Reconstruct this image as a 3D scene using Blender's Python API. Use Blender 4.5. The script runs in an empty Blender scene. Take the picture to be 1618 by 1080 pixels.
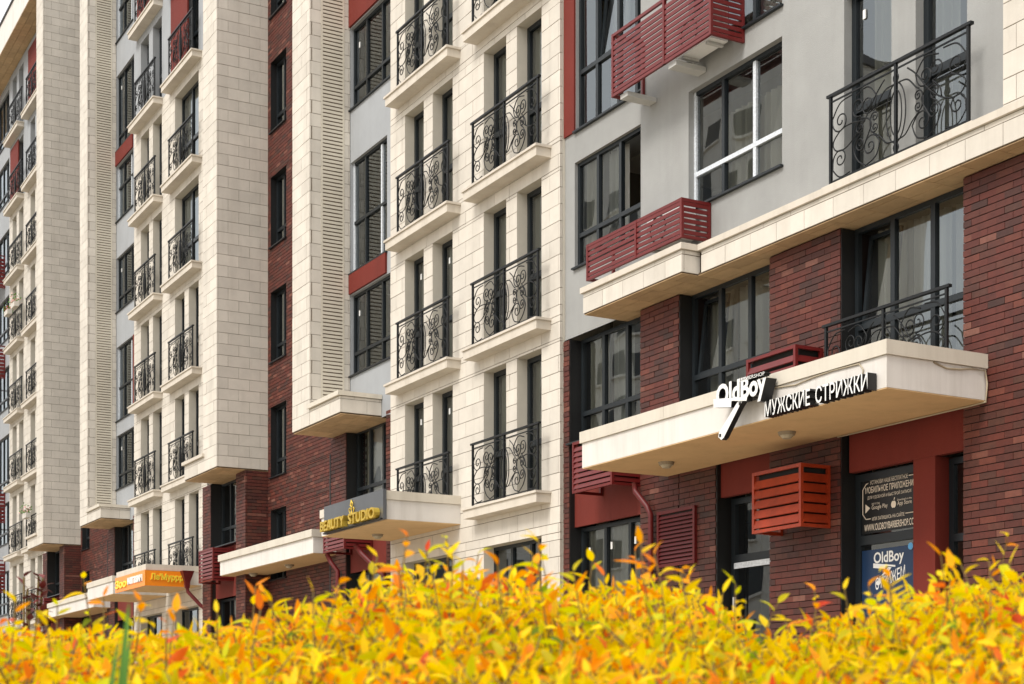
import bpy, math, random
from math import sin, cos, pi, radians
random.seed(7)
S = bpy.context.scene
C = S.collection
R = random.Random(11)

# ------------------------------------------------------------------ camera, sky, sun, exposure
# world: X runs along the street front (towards the right of the photo), Y into the buildings, Z up, eye level at z = 0
cam_d = bpy.data.cameras.new('camera'); cam = bpy.data.objects.new('camera', cam_d); C.objects.link(cam)
from mathutils import Matrix, Vector
ca, sa = .4843, .8749
cam.matrix_world = Matrix(((ca, 0, sa, 0), (sa, 0, -ca, 0), (0, 1, 0, 0), (0, 0, 0, 1)))
cam_d.sensor_width = 36; cam_d.lens = 36 * 2458 / 1618; cam_d.shift_y = 591 / 1618
cam_d.clip_start = .1; cam_d.clip_end = 2000
cam_d.dof.use_dof = True; cam_d.dof.focus_distance = 22; cam_d.dof.aperture_fstop = 7.2
S.camera = cam

SUN_EL, SUN_AZ = radians(46), (.26, -.97)       # soft light from the street side
world = bpy.data.worlds.new('World'); S.world = world; world.use_nodes = True
nt = world.node_tree; nt.nodes.clear()
out = nt.nodes.new('ShaderNodeOutputWorld'); bg = nt.nodes.new('ShaderNodeBackground')
sky = nt.nodes.new('ShaderNodeTexSky'); sky.sky_type = 'NISHITA'; sky.sun_disc = False
sky.sun_elevation = SUN_EL; sky.sun_rotation = math.atan2(SUN_AZ[0], SUN_AZ[1])
sky.air_density = 1.2; sky.dust_density = 3; sky.ozone_density = 1
mixc = nt.nodes.new('ShaderNodeMix'); mixc.data_type = 'RGBA'; mixc.inputs[0].default_value = .8
nt.links.new(sky.outputs[0], mixc.inputs[6]); mixc.inputs[7].default_value = (8.7, 8.6, 8.45, 1)
nt.links.new(mixc.outputs[2], bg.inputs[0]); bg.inputs[1].default_value = .105
nt.links.new(bg.outputs[0], out.inputs[0])
sun_d = bpy.data.lights.new('sun', 'SUN'); sun = bpy.data.objects.new('sun', sun_d); C.objects.link(sun)
sun_d.energy = 1.3; sun_d.angle = radians(18); sun_d.color = (1, .955, .89)
n = math.hypot(*SUN_AZ)
sv = Vector((SUN_AZ[0] / n * cos(SUN_EL), SUN_AZ[1] / n * cos(SUN_EL), sin(SUN_EL)))
sun.rotation_euler = sv.to_track_quat('Z', 'Y').to_euler(); sun.location = (-20, -20, 40)
S.view_settings.view_transform = 'Standard'; S.view_settings.look = 'None'
S.view_settings.exposure = .86; S.view_settings.gamma = 1; S.view_settings.use_curve_mapping = False
S.render.engine = 'CYCLES'
S.cycles.use_denoising = True; S.cycles.max_bounces = 8; S.cycles.diffuse_bounces = 4; S.cycles.transparent_max_bounces = 16
S.cycles.caustics_reflective = False; S.cycles.caustics_refractive = False

# ------------------------------------------------------------------ materials
def mat(name, col, rough=.7, var=0, streak=0, noise=0, nscale=3, bump=0, bscale=60, spec=.4, metal=0, island=False, ramp=None, coat=0):
    m = bpy.data.materials.new(name); m.use_nodes = True
    t = m.node_tree; b = t.nodes['Principled BSDF']; L = t.links.new
    b.inputs['Roughness'].default_value = rough; b.inputs['Specular IOR Level'].default_value = spec
    b.inputs['Metallic'].default_value = metal; b.inputs['Coat Weight'].default_value = coat
    b.inputs['Base Color'].default_value = (*col, 1)
    src = None
    if ramp or var:
        if island: g = t.nodes.new('ShaderNodeNewGeometry'); rnd = g.outputs['Random Per Island']
        else: g = t.nodes.new('ShaderNodeObjectInfo'); rnd = g.outputs['Random']
        if ramp:
            cr = t.nodes.new('ShaderNodeValToRGB'); cr.color_ramp.interpolation = 'LINEAR'
            e = cr.color_ramp.elements
            while len(e) < len(ramp): e.new(.5)
            for i, (p, c) in enumerate(ramp): e[i].position = p; e[i].color = (*c, 1)
            L(rnd, cr.inputs[0]); src = cr.outputs[0]
        else:
            h = t.nodes.new('ShaderNodeHueSaturation'); h.inputs['Color'].default_value = (*col, 1)
            mr = t.nodes.new('ShaderNodeMapRange'); mr.inputs[3].default_value = 1 - var; mr.inputs[4].default_value = 1 + var
            L(rnd, mr.inputs[0]); L(mr.outputs[0], h.inputs['Value']); src = h.outputs[0]
    tc = t.nodes.new('ShaderNodeNewGeometry')
    if noise:
        nz = t.nodes.new('ShaderNodeTexNoise'); nz.inputs['Scale'].default_value = nscale; nz.inputs['Detail'].default_value = 7
        nz.inputs['Roughness'].default_value = .65
        L(tc.outputs['Position'], nz.inputs['Vector'])
        mr = t.nodes.new('ShaderNodeMapRange'); mr.inputs[1].default_value = .3; mr.inputs[2].default_value = .7
        mr.inputs[3].default_value = 1 - noise; mr.inputs[4].default_value = 1 + noise
        L(nz.outputs[0], mr.inputs[0])
        h = t.nodes.new('ShaderNodeHueSaturation')
        if src: L(src, h.inputs['Color'])
        else: h.inputs['Color'].default_value = (*col, 1)
        L(mr.outputs[0], h.inputs['Value']); src = h.outputs[0]
    if streak:                                              # rain streaks and grime, stretched vertically
        mp = t.nodes.new('ShaderNodeMapping'); mp.inputs['Scale'].default_value = (2.6, 2.6, .16); L(tc.outputs['Position'], mp.inputs['Vector'])
        nz = t.nodes.new('ShaderNodeTexNoise'); nz.inputs['Scale'].default_value = 1; nz.inputs['Detail'].default_value = 6; nz.inputs['Roughness'].default_value = .7; L(mp.outputs[0], nz.inputs['Vector'])
        mr = t.nodes.new('ShaderNodeMapRange'); mr.inputs[1].default_value = .48; mr.inputs[2].default_value = .78; mr.inputs[3].default_value = 0; mr.inputs[4].default_value = streak; L(nz.outputs[0], mr.inputs[0])
        mx = t.nodes.new('ShaderNodeMix'); mx.data_type = 'RGBA'; L(mr.outputs[0], mx.inputs[0])
        if src: L(src, mx.inputs[6])
        else: mx.inputs[6].default_value = (*col, 1)
        mx.inputs[7].default_value = (col[0] * .42, col[1] * .38, col[2] * .32, 1); src = mx.outputs[2]
    if src: L(src, b.inputs['Base Color'])
    if bump:
        nz = t.nodes.new('ShaderNodeTexNoise'); nz.inputs['Scale'].default_value = bscale; nz.inputs['Detail'].default_value = 4
        L(tc.outputs['Position'], nz.inputs['Vector'])
        bp = t.nodes.new('ShaderNodeBump'); bp.inputs['Strength'].default_value = bump; bp.inputs['Distance'].default_value = .01
        L(nz.outputs[0], bp.inputs['Height']); L(bp.outputs[0], b.inputs['Normal'])
    return m

STONE = (.62, .575, .505)
BR = [(0, (.040, .014, .010)), (.25, (.076, .0145, .0085)), (.6, (.098, .0185, .0105)), (.82, (.056, .020, .0125)), (.95, (.125, .028, .015)), (1, (.17, .068, .047))]
M = dict(
    stone=mat('pale_stone', STONE, .75, streak=0.24, var=.07, noise=.07, nscale=2.2, bump=.15, bscale=45),
    stone_i=mat('pale_stone_far', STONE, .75, streak=0.24, var=.07, noise=.07, nscale=2.2, bump=.1, bscale=45, island=True),
    stone_plain=mat('pale_stone_trim', (.62, .575, .505), .75, noise=.06, nscale=3, bump=.1),
    joint=mat('stone_joint', (.16, .12, .085), .9, noise=.2),
    reveal=mat('reveal_render', (.58, .54, .46), .85, noise=.05, nscale=4, bump=.2),
    brick=mat('brick_red', BR[2][1], .62, ramp=BR, noise=.22, nscale=14, bump=.35, bscale=70, spec=.5),
    brick_i=mat('brick_red_far', BR[2][1], .62, ramp=BR, noise=.22, nscale=14, bump=.2, bscale=70, island=True, spec=.5),
    mortar=mat('dark_mortar', (.022, .013, .011), .95),
    grey=mat('grey_render', (.345, .36, .375), .88, streak=0.14, noise=.07, nscale=1.1, bump=.45, bscale=120),
    greyw=mat('warm_grey_render', (.325, .327, .318), .88, streak=0.16, noise=.09, nscale=.9, bump=.6, bscale=90),
    red=mat('red_render', (.155, .018, .010), .8, streak=0.35, noise=.08, nscale=1.5, bump=.35, bscale=110),
    redmetal=mat('red_metal', (.135, .009, .008), .42, streak=0.30, noise=.08, nscale=5, spec=.5),
    darkred=mat('dark_red_metal', (.12, .010, .010), .45, noise=.08, nscale=5),
    orange=mat('orange_red_metal', (.34, .038, .010), .4, streak=0.50, noise=.22, nscale=4, spec=.5),
    frame=mat('anthracite_frame', (.012, .016, .019), .40, spec=.4),
    iron=mat('black_iron', (.008, .009, .010), .45, noise=.3, nscale=20, spec=.3),
    jamb=mat('dark_jamb', (.010, .010, .010), .5),
    film=mat('protective_film', (.62, .66, .70), .35, noise=.25, nscale=35),
    coping=mat('cream_coping', (.62, .57, .48), .5, streak=0.30, noise=.05, nscale=2),
    fascia=mat('white_render', (.70, .665, .62), .85, streak=0.35, noise=.05, nscale=1.6, bump=.25, bscale=120),
    soffit=mat('tan_bounce_soffit', (.68, .47, .25), .85, streak=0.25, noise=.05, nscale=1.3, bump=.15, bscale=100),  # tan underside; warm bounce from the ground is put into its colour
    ledge=mat('cream_ledge', (.60, .545, .465), .7, streak=0.30, noise=.06, nscale=2, bump=.15),
    brown_i=mat('brown_soffit_tile', (.50, .345, .19), .7, var=.12, noise=.12, nscale=5, island=True),
    brownjoint=mat('soffit_joint', (.10, .065, .035), .9),
    louvre=mat('cream_louvre', (.63, .58, .48), .5, noise=.04),
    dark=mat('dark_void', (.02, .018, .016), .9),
    room=mat('room_wall', (.22, .19, .15), .9, noise=.1, nscale=.4),
    ceil=mat('room_ceiling', (.50, .47, .42), .9),
    concrete=mat('pale_metal_bracket', (.50, .50, .48), .6, noise=.1),
    bounce_ground=mat('pale_bounce_paving', (.36, .32, .255), .9, noise=.12, nscale=6, bump=.4, bscale=50),  # unseen ground, made pale to bounce warm light up to the soffits
    paving=mat('pavement_slab', (.50, .42, .31), .85, noise=.12, nscale=2),  # hidden slab, its warm sand tone chosen to bounce light upward
    soil=mat('soil', (.05, .035, .022), .95, noise=.3, nscale=5),
    white=mat('white_face', (.80, .80, .78), .5), black=mat('black_side', (.012, .012, .012), .4),
    gold=mat('gold_letter', (.72, .50, .07), .3, metal=.55, spec=.6), pale=mat('pale_print', (.78, .69, .57), .7),
    panel=mat('black_gloss_panel', (.17, .18, .195), .42, spec=.7, metal=.7, noise=.15, nscale=1),
    orangesign=mat('orange_sign', (.88, .26, .012), .35), yellow=mat('yellow_letter', (.90, .68, .05), .4),
    blue=mat('dark_blue_poster', (.012, .035, .09), .35),
    lampgrey=mat('lamp_body', (.30, .25, .18), .5), lampglass=mat('lamp_glass', (.45, .40, .30), .3),
    roof=mat('roof_metal', (.05, .05, .055), .5), cable=mat('cream_cable', (.45, .38, .27), .6),
    terracotta=mat('white_pot', (.62, .58, .52), .7), petal=mat('red_petal', (.60, .05, .06), .6), petalw=mat('pink_petal', (.72, .38, .36), .6),
    stem=mat('brown_stem', (.16, .11, .035), .8), greenleaf=mat('green_leaf', (.09, .22, .025), .6),
    redleaf=mat('dark_red_leaf', (.16, .022, .018), .55),
)
def curtain_mat(name, col):
    m = bpy.data.materials.new(name); m.use_nodes = True; t = m.node_tree; b = t.nodes['Principled BSDF']
    b.inputs['Base Color'].default_value = (*col, 1); b.inputs['Roughness'].default_value = .9
    tr = t.nodes.new('ShaderNodeBsdfTranslucent'); tr.inputs[0].default_value = (*col, 1)
    mx = t.nodes.new('ShaderNodeMixShader'); mx.inputs[0].default_value = .3
    t.links.new(b.outputs[0], mx.inputs[1]); t.links.new(tr.outputs[0], mx.inputs[2])
    t.links.new(mx.outputs[0], t.nodes['Material Output'].inputs[0]); return m
M['curtain'] = curtain_mat('sheer_curtain', (.88, .85, .78)); M['curtain_w'] = curtain_mat('white_blind', (.88, .87, .90))
M['curtain_d'] = curtain_mat('beige_curtain', (.74, .69, .57))
def glass_mat(name, ior, tint, rough=.0, wav=.0):
    m = bpy.data.materials.new(name); m.use_nodes = True; t = m.node_tree; t.nodes.clear(); L = t.links.new
    o = t.nodes.new('ShaderNodeOutputMaterial'); mx = t.nodes.new('ShaderNodeMixShader')
    fr = t.nodes.new('ShaderNodeFresnel'); fr.inputs[0].default_value = ior
    tr = t.nodes.new('ShaderNodeBsdfTransparent'); tr.inputs[0].default_value = (*tint, 1)
    gl = t.nodes.new('ShaderNodeBsdfGlossy'); gl.inputs['Roughness'].default_value = rough; gl.inputs[0].default_value = (.90, .97, 1, 1)
    g = t.nodes.new('ShaderNodeNewGeometry'); nz = t.nodes.new('ShaderNodeTexNoise'); nz.inputs['Scale'].default_value = .9; nz.inputs['Detail'].default_value = 0
    bp = t.nodes.new('ShaderNodeBump'); bp.inputs['Strength'].default_value = wav; bp.inputs['Distance'].default_value = .05
    L(g.outputs['Position'], nz.inputs['Vector']); L(nz.outputs[0], bp.inputs['Height']); L(bp.outputs[0], gl.inputs['Normal'])
    L(fr.outputs[0], mx.inputs[0]); L(tr.outputs[0], mx.inputs[1]); L(gl.outputs[0], mx.inputs[2]); L(mx.outputs[0], o.inputs[0]); return m
M['glass'] = glass_mat('window_glass', 2.25, (.84, .88, .86), .006, .13)
def leaf_mat(name, col, tcol):
    m = bpy.data.materials.new(name); m.use_nodes = True; t = m.node_tree; b = t.nodes['Principled BSDF']; L = t.links.new
    g = t.nodes.new('ShaderNodeNewGeometry'); h = t.nodes.new('ShaderNodeHueSaturation'); h.inputs['Color'].default_value = (*col, 1)
    mr = t.nodes.new('ShaderNodeMapRange'); mr.inputs[3].default_value = .475; mr.inputs[4].default_value = .52
    mv = t.nodes.new('ShaderNodeMapRange'); mv.inputs[3].default_value = .72; mv.inputs[4].default_value = 1.15
    oi = t.nodes.new('ShaderNodeObjectInfo'); ad = t.nodes.new('ShaderNodeMath'); ad.operation = 'ADD'
    fr = t.nodes.new('ShaderNodeMath'); fr.operation = 'FRACT'
    L(g.outputs['Random Per Island'], ad.inputs[0]); L(oi.outputs['Random'], ad.inputs[1]); L(ad.outputs[0], fr.inputs[0])
    L(fr.outputs[0], mr.inputs[0]); L(fr.outputs[0], mv.inputs[0]); L(mr.outputs[0], h.inputs['Hue']); L(mv.outputs[0], h.inputs['Value'])
    L(h.outputs[0], b.inputs['Base Color']); b.inputs['Roughness'].default_value = .5; b.inputs['Specular IOR Level'].default_value = .22
    tr = t.nodes.new('ShaderNodeBsdfTranslucent'); tr.inputs[0].default_value = (*tcol, 1)
    mx = t.nodes.new('ShaderNodeMixShader'); mx.inputs[0].default_value = .46
    L(b.outputs[0], mx.inputs[1]); L(tr.outputs[0], mx.inputs[2]); L(mx.outputs[0], t.nodes['Material Output'].inputs[0]); return m
LEAF = [leaf_mat('yellow_leaf', (.88, .61, .002), (1.0, .77, .0)), leaf_mat('lime_leaf', (.56, .54, .006), (.80, .80, .0)),
        leaf_mat('orange_leaf', (.88, .31, .004), (1.0, .42, .0)), leaf_mat('red_tip_leaf', (.72, .13, .015), (.9, .2, .01)), leaf_mat('inner_green_leaf', (.14, .22, .008), (.28, .42, .01))]

# ------------------------------------------------------------------ geometry helpers
class MB:
    def __init__(s): s.v = []; s.f = []; s.m = []
    def quad(s, a, b, c, d, mi=0):
        i = len(s.v); s.v += [a, b, c, d]; s.f.append((i, i + 1, i + 2, i + 3)); s.m.append(mi)
    def box(s, x0, x1, y0, y1, z0, z1, mi=0):
        i = len(s.v)
        s.v += [(x0, y0, z0), (x1, y0, z0), (x1, y1, z0), (x0, y1, z0), (x0, y0, z1), (x1, y0, z1), (x1, y1, z1), (x0, y1, z1)]
        for q in ((0, 3, 2, 1), (4, 5, 6, 7), (0, 1, 5, 4), (1, 2, 6, 5), (2, 3, 7, 6), (3, 0, 4, 7)):
            s.f.append(tuple(i + k for k in q)); s.m.append(mi)
        return s
    def obox(s, P, a0, a1, d0, d1, z0, z1, mi=0):          # box in a wall's own coordinates
        p, q = P(a0, d0, z0), P(a1, d1, z1)
        return s.box(min(p[0], q[0]), max(p[0], q[0]), min(p[1], q[1]), max(p[1], q[1]), min(p[2], q[2]), max(p[2], q[2]), mi)
    def tube(s, pts, r, n=5, closed=False, mi=0):
        pts = [Vector(p) for p in pts]; N = len(pts); base = len(s.v)
        for i, p in enumerate(pts):
            a = pts[(i - 1) % N] if closed or i else p; b = pts[(i + 1) % N] if closed or i < N - 1 else p
            t = (b - a).normalized(); ref = Vector((0, 1, 0)) if abs(t.y) < .9 else Vector((1, 0, 0))
            u = t.cross(ref).normalized(); w = t.cross(u)
            for k in range(n): s.v.append(tuple(p + r * (cos(2 * pi * k / n) * u + sin(2 * pi * k / n) * w)))
        for i in range(N if closed else N - 1):
            for k in range(n):
                a = base + i * n + k; b = base + i * n + (k + 1) % n; j = (i + 1) % N
                s.f.append((a, b, base + j * n + (k + 1) % n, base + j * n + k)); s.m.append(mi)
        if not closed:
            s.f.append(tuple(base + k for k in range(n))); s.f.append(tuple(base + (N - 1) * n + k for k in range(n))); s.m += [mi, mi]
        return s
    def cyl(s, c, r0, r1, z0, z1, n=14, mi=0):
        i = len(s.v)
        for z, r in ((z0, r0), (z1, r1)):
            for k in range(n): s.v.append((c[0] + r * cos(2 * pi * k / n), c[1] + r * sin(2 * pi * k / n), z))
        for k in range(n): s.f.append((i + k, i + (k + 1) % n, i + n + (k + 1) % n, i + n + k)); s.m.append(mi)
        s.f.append(tuple(range(i, i + n))); s.f.append(tuple(range(i + n, i + 2 * n))); s.m += [mi, mi]
        return s
    def mesh(s, name, mats, off=(0, 0, 0), smooth=False):
        me = bpy.data.meshes.new(name)
        me.from_pydata([(x - off[0], y - off[1], z - off[2]) for x, y, z in s.v], [], s.f)
        for m in (mats if isinstance(mats, (list, tuple)) else [mats]): me.materials.append(m)
        if len(me.materials) > 1: me.polygons.foreach_set('material_index', s.m)
        if smooth: me.polygons.foreach_set('use_smooth', [True] * len(s.f))
        return me
ORG = {}
def link(name, data, parent=None, at=(0, 0, 0), kind=None):
    o = bpy.data.objects.new(name, data); C.objects.link(o)
    p = ORG[parent.name] if parent else (0, 0, 0)
    if parent: o.parent = parent
    o.location = (at[0] - p[0], at[1] - p[1], at[2] - p[2]); ORG[o.name] = tuple(at)
    if kind: o['kind'] = kind
    return o
def build(name, mb, mats, parent=None, kind=None, smooth=False, at=None):
    at = at or (ORG[parent.name] if parent else (0, 0, 0))
    return link(name, mb.mesh(name, mats, at, smooth), parent, at, kind)
def thing(name, label, cat, at, group=None):
    o = link(name, None, None, at); o['label'] = label; o['category'] = cat; o.empty_display_size = .2
    if group: o['group'] = group
    return o
def tag(o, label, cat, group=None):
    o['label'] = label; o['category'] = cat
    if group: o['group'] = group
    return o
_unit = {}
def unit(m, bev=0):                                         # one shared unit block per material
    k = m.name
    if k not in _unit: _unit[k] = MB().box(-.5, .5, -.5, .5, -.5, .5).mesh('block_' + k, m)
    return _unit[k]
def block(name, m, parent, x0, x1, y0, y1, z0, z1):
    o = link(name, unit(m), parent, ((x0 + x1) / 2, (y0 + y1) / 2, (z0 + z1) / 2)); o.scale = (x1 - x0, y1 - y0, z1 - z0); return o
def FP(D): return lambda a, d, z: (a, D + d, z)             # wall facing the street: a = X, d = depth behind the face
def RP(X): return lambda a, d, z: (X - d, a, z)             # return wall facing +X: a = Y
def wall(name, parent, P, a0, a1, z0, z1, ops, mats, back=.012, rev=.21):
    """backing wall with real openings; mats = (face, reveal); each op = (a0, a1, z0, z1[, depth])"""
    b = MB(); As = sorted({a0, a1, *[min(max(v, a0), a1) for o in ops for v in o[:2]]}); Zs = sorted({z0, z1, *[min(max(v, z0), z1) for o in ops for v in o[2:4]]})
    for i in range(len(As) - 1):
        for j in range(len(Zs) - 1):
            ma, mz = (As[i] + As[i + 1]) / 2, (Zs[j] + Zs[j + 1]) / 2
            if any(o[0] < ma < o[1] and o[2] < mz < o[3] for o in ops): continue
            b.quad(P(As[i], back, Zs[j]), P(As[i + 1], back, Zs[j]), P(As[i + 1], back, Zs[j + 1]), P(As[i], back, Zs[j + 1]))
    for o in ops:
        r = o[4] if len(o) > 4 else rev; x0, x1, y0, y1 = o[:4]
        b.quad(P(x0, -.001, y0), P(x0, r + .1, y0), P(x0, r + .1, y1), P(x0, -.001, y1), 1); b.quad(P(x1, -.001, y0), P(x1, r + .1, y0), P(x1, r + .1, y1), P(x1, -.001, y1), 1)
        b.quad(P(x0, -.001, y1), P(x1, -.001, y1), P(x1, r + .1, y1), P(x0, r + .1, y1), 1); b.quad(P(x0, -.001, y0), P(x1, -.001, y0), P(x1, r + .1, y0), P(x0, r + .1, y0), 1)
    return build(name, b, mats, parent)
def name_brick(n): return n == 'brick'
def clad(parent, piece, P, a0, a1, z0, z1, ops, w, h, gap, dep, m_obj, m_join, cap, seed=0, bond=.5, zref=None, prio=None, off=0., jit=.004):
    """running bond of single pieces cut round the openings; the `cap` nearest are objects, the rest one joined part"""
    rr = random.Random(seed); zr = z0 if zref is None else zref; out = []
    j = math.floor((z0 - zr) / h + 1e-6)
    while zr + j * h < z1 - .01:
        r0, r1 = max(z0, zr + j * h), min(z1, zr + (j + 1) * h)
        cuts = sorted({v for o in ops if o[2] < r1 - .01 and o[3] > r0 + .01 for v in (o[2], o[3]) if r0 + .02 < v < r1 - .02})
        for s0, s1 in zip([r0] + cuts, cuts + [r1]):
            mz = (s0 + s1) / 2; blk = sorted((o[0], o[1]) for o in ops if o[2] < mz < o[3])
            free = []; p = a0
            for u, v in blk:
                if u > p + .01: free.append((p, min(u, a1)))
                p = max(p, v)
            if p < a1 - .01: free.append((p, a1))
            for u, v in free:
                if v - u < .02: continue
                k = math.floor((u - a0 - off) / w) - 1; x = a0 + off + (k + (bond if j % 2 else 0)) * w
                while x < v - .01:
                    e0, e1 = max(u, x), min(v, x + w)
                    if e1 - e0 > .03: out.append((e0, e1, s0, s1))
                    x += w
        j += 1
    if prio: out.sort(key=prio)
    g = (gap if name_brick(piece) is False else gap * .35) / 2 * (1 if name_brick(piece) else .7); gz = (gap if name_brick(piece) is False else gap * 1.15) / 2
    mbj = MB()
    for i, (e0, e1, s0, s1) in enumerate(out):
        pr = rr.uniform(-jit, jit * .3)
        p, q = P(e0 + g, pr, s0 + gz), P(e1 - g, pr + dep, s1 - gz)
        X0, X1, Y0, Y1, Z0, Z1 = min(p[0], q[0]), max(p[0], q[0]), min(p[1], q[1]), max(p[1], q[1]), p[2], q[2]
        if i < cap: block(piece, m_obj, parent, X0, X1, Y0, Y1, Z0, Z1)
        else: mbj.box(X0, X1, Y0, Y1, Z0, Z1)
    if mbj.v: build(piece + '_field', mbj, m_join, parent, kind='stuff')
    return len(out)

# ------------------------------------------------------------------ windows
def curtain(parent, P, a0, a1, z0, z1, d, m, seed):
    rr = random.Random(seed); b = MB(); nn = max(6, int((a1 - a0) / .028)); ph = rr.uniform(0, 6); fq = rr.uniform(34, 48)
    pts = [(a0 + (a1 - a0) * i / nn, d + .03 * sin(ph + fq * (a0 + (a1 - a0) * i / nn)) + .012 * sin(2.7 * fq * i / nn)) for i in range(nn + 1)]
    for (p, dp), (q, dq) in zip(pts, pts[1:]): b.quad(P(p, dp, z0), P(q, dq, z0), P(q, dq, z1), P(p, dp, z1))
    build('curtain', b, m, parent, smooth=True)
def window(parent, P, a0, a1, z0, z1, dep, cols, tr=None, fr=.065, film=(), sill=.07, cur=(), open_sash=None, seed=0, name='window', panes=True, sticker=(), skip=None):
    """cols = inner mullion fractions; tr = transom height; cur = list of (from, to, material key[, top, bottom]) fractions"""
    rr = random.Random(seed); d0, d1 = dep, dep + .07; w = a1 - a0; b = MB()
    b.obox(P, a0, a0 + fr, d0, d1, z0, z1, 1 if 'l' in film else 0); b.obox(P, a1 - fr, a1, d0, d1, z0, z1)
    b.obox(P, a0 + fr, a1 - fr, d0, d1, z1 - fr, z1); b.obox(P, a0 + fr, a1 - fr, d0, d1, z0, z0 + fr)
    es = [a0 + fr] + [a0 + w * c for c in cols] + [a1 - fr]
    for i, c in enumerate(cols): b.obox(P, a0 + w * c - fr * .6, a0 + w * c + fr * .6, d0 - .004, d1, z0 + fr, z1 - fr, 1 if i in film else 0)
    if tr: b.obox(P, a0 + fr, a1 - fr, d0 - .008, d1, tr - fr * .6, tr + fr * .6, 1 if 't' in film else 0)
    fobj = build(name, b, [M['frame'], M['film']], parent)
    for i in range(len(es) - 1):
        for y0, y1 in ([(z0 + fr, tr), (tr, z1 - fr)] if tr else [(z0 + fr, z1 - fr)]):
            if open_sash == i and y1 > z1 - .2:                # sash tilted inwards at the top
                s = MB(); t = .14; e0, e1 = es[i] + .03, es[i + 1] - .03; f2 = .05
                def Q(a, d, z, y0=y0, y1=y1): return P(a, d + d0 + .03 + t * (z - y0) / (y1 - y0), z)
                for (q0, q1, r0, r1) in ((e0, e0 + f2, y0 + .03, y1 - .03), (e1 - f2, e1, y0 + .03, y1 - .03), (e0, e1, y0 + .03, y0 + .08), (e0, e1, y1 - .08, y1 - .03)):
                    i0 = len(s.v); s.v += [Q(q0, 0, r0), Q(q1, 0, r0), Q(q1, .05, r0), Q(q0, .05, r0), Q(q0, 0, r1), Q(q1, 0, r1), Q(q1, .05, r1), Q(q0, .05, r1)]
                    for q in ((0, 3, 2, 1), (4, 5, 6, 7), (0, 1, 5, 4), (1, 2, 6, 5), (2, 3, 7, 6), (3, 0, 4, 7)): s.f.append(tuple(i0 + k for k in q)); s.m.append(0)
                build('tilted_sash', s, M['frame'], fobj)
                g = MB(); g.quad(Q(e0, .02, y0 + .05), Q(e1, .02, y0 + .05), Q(e1, .02, y1 - .05), Q(e0, .02, y1 - .05)); build('pane', g, M['glass'], fobj)
            elif not (skip == i and y1 > z1 - .2):
                g = MB(); tl = rr.uniform(-.004, .004); tz = rr.uniform(-.003, .003)
                def G(a, z, k): return P(a, d0 + .035 + tl * (a - es[i]) + tz * (z - y0) + k, z)
                g.quad(G(es[i], y0, 0), G(es[i + 1], y0, 0), G(es[i + 1], y1, 0), G(es[i], y1, 0)); build('pane', g, M['glass'], fobj)
    if sill: build('sill', MB().obox(P, a0 - .03, a1 + .03, -sill, dep, z0 - .035, z0 - .004), M['frame'], fobj)
    for k, cu in enumerate(cur):
        zt = cu[3] if len(cu) > 3 else z1 - .02; zb = cu[4] if len(cu) > 4 else z0 + .03
        curtain(fobj, P, a0 + w * cu[0], a0 + w * cu[1], zb, zt, dep + (.30 if open_sash is not None else .14) + .05 * k, M[cu[2]], seed + k)
    for (fa, z) in sticker: build('sticker', MB().obox(P, a0 + w * fa, a0 + w * fa + .05, d0 + .015, d0 + .03, z, z + .12), M['white'], fobj)
    return fobj

# ------------------------------------------------------------------ wrought iron railing
def spiral(cx, cz, r0, r1, a0, turns, n=26):
    return [(cx + (r0 + (r1 - r0) * (i / n) ** .8) * cos(a0 + turns * 2 * pi * i / n), cz + (r0 + (r1 - r0) * (i / n) ** .8) * sin(a0 + turns * 2 * pi * i / n)) for i in range(n + 1)]
def spline(p, n=7):
    out = []; q = [p[0]] + list(p) + [p[-1]]
    for i in range(1, len(q) - 2):
        for k in range(n):
            t = k / n; a, b, c, d = q[i - 1], q[i], q[i + 1], q[i + 2]
            out.append(tuple(.5 * ((2 * b[j]) + (c[j] - a[j]) * t + (2 * a[j] - 5 * b[j] + 4 * c[j] - d[j]) * t * t + (3 * b[j] - a[j] - 3 * c[j] + d[j]) * t ** 3) for j in (0, 1)))
    return out + [tuple(p[-1])]
RH, HW = 1.03, 1.2                                           # scroll field height, half width (0 = outer post, HW = centre post)
SCROLLS = [
    spline([(.40, 1.0), (.18, .97), (.03, .80)], 6) + spiral(.19, .74, .165, .025, 2.8, 1.55),
    spline([(.36, .03), (.17, .02), (.04, .14)], 6) + spiral(.18, .25, .15, .025, -2.6, -1.6)[1:] ,
    spline([(.62, .60), (.40, .64), (.20, .62), (.05, .50), (.10, .38), (.28, .36), (.48, .46), (.66, .62), (.86, .86), (1.0, .98)], 5),
    spline([(.60, .48), (.50, .40), (.44, .28), (.52, .12), (.66, .02)], 6),
    spiral(.53, .81, .14, .02, -1.2, -1.6)[::-1] + spline([(.58, .68), (.46, .56), (.43, .44)], 5),
    spiral(.56, .53, .10, .018, .6, 1.5),
    spiral(.56, .33, .10, .018, -.6, -1.5),
    spline([(.66, .02), (.84, .08), (.92, .24)], 6) + spiral(.74, .24, .16, .02, 0, 1.6)[1:],
    spline([(.48, .96), (.70, 1.0), (.86, .84)], 6) + spiral(.70, .78, .15, .02, .2, -1.6)[1:],
    spiral(.82, .58, .075, .014, 3.4, -1.5) , spiral(.82, .45, .075, .014, -3.4, 1.5),
    spline([(.75, .60), (.74, .51), (.75, .43)], 4), spline([(.58, .64), (.70, .60), (.76, .52), (.72, .42), (.6, .24)], 5),
    spline([(1.17, .86), (1.0, .84), (.86, .70), (.80, .66)], 6), spline([(1.17, .16), (1.04, .18), (.92, .30), (.80, .38)], 6),
]
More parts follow.
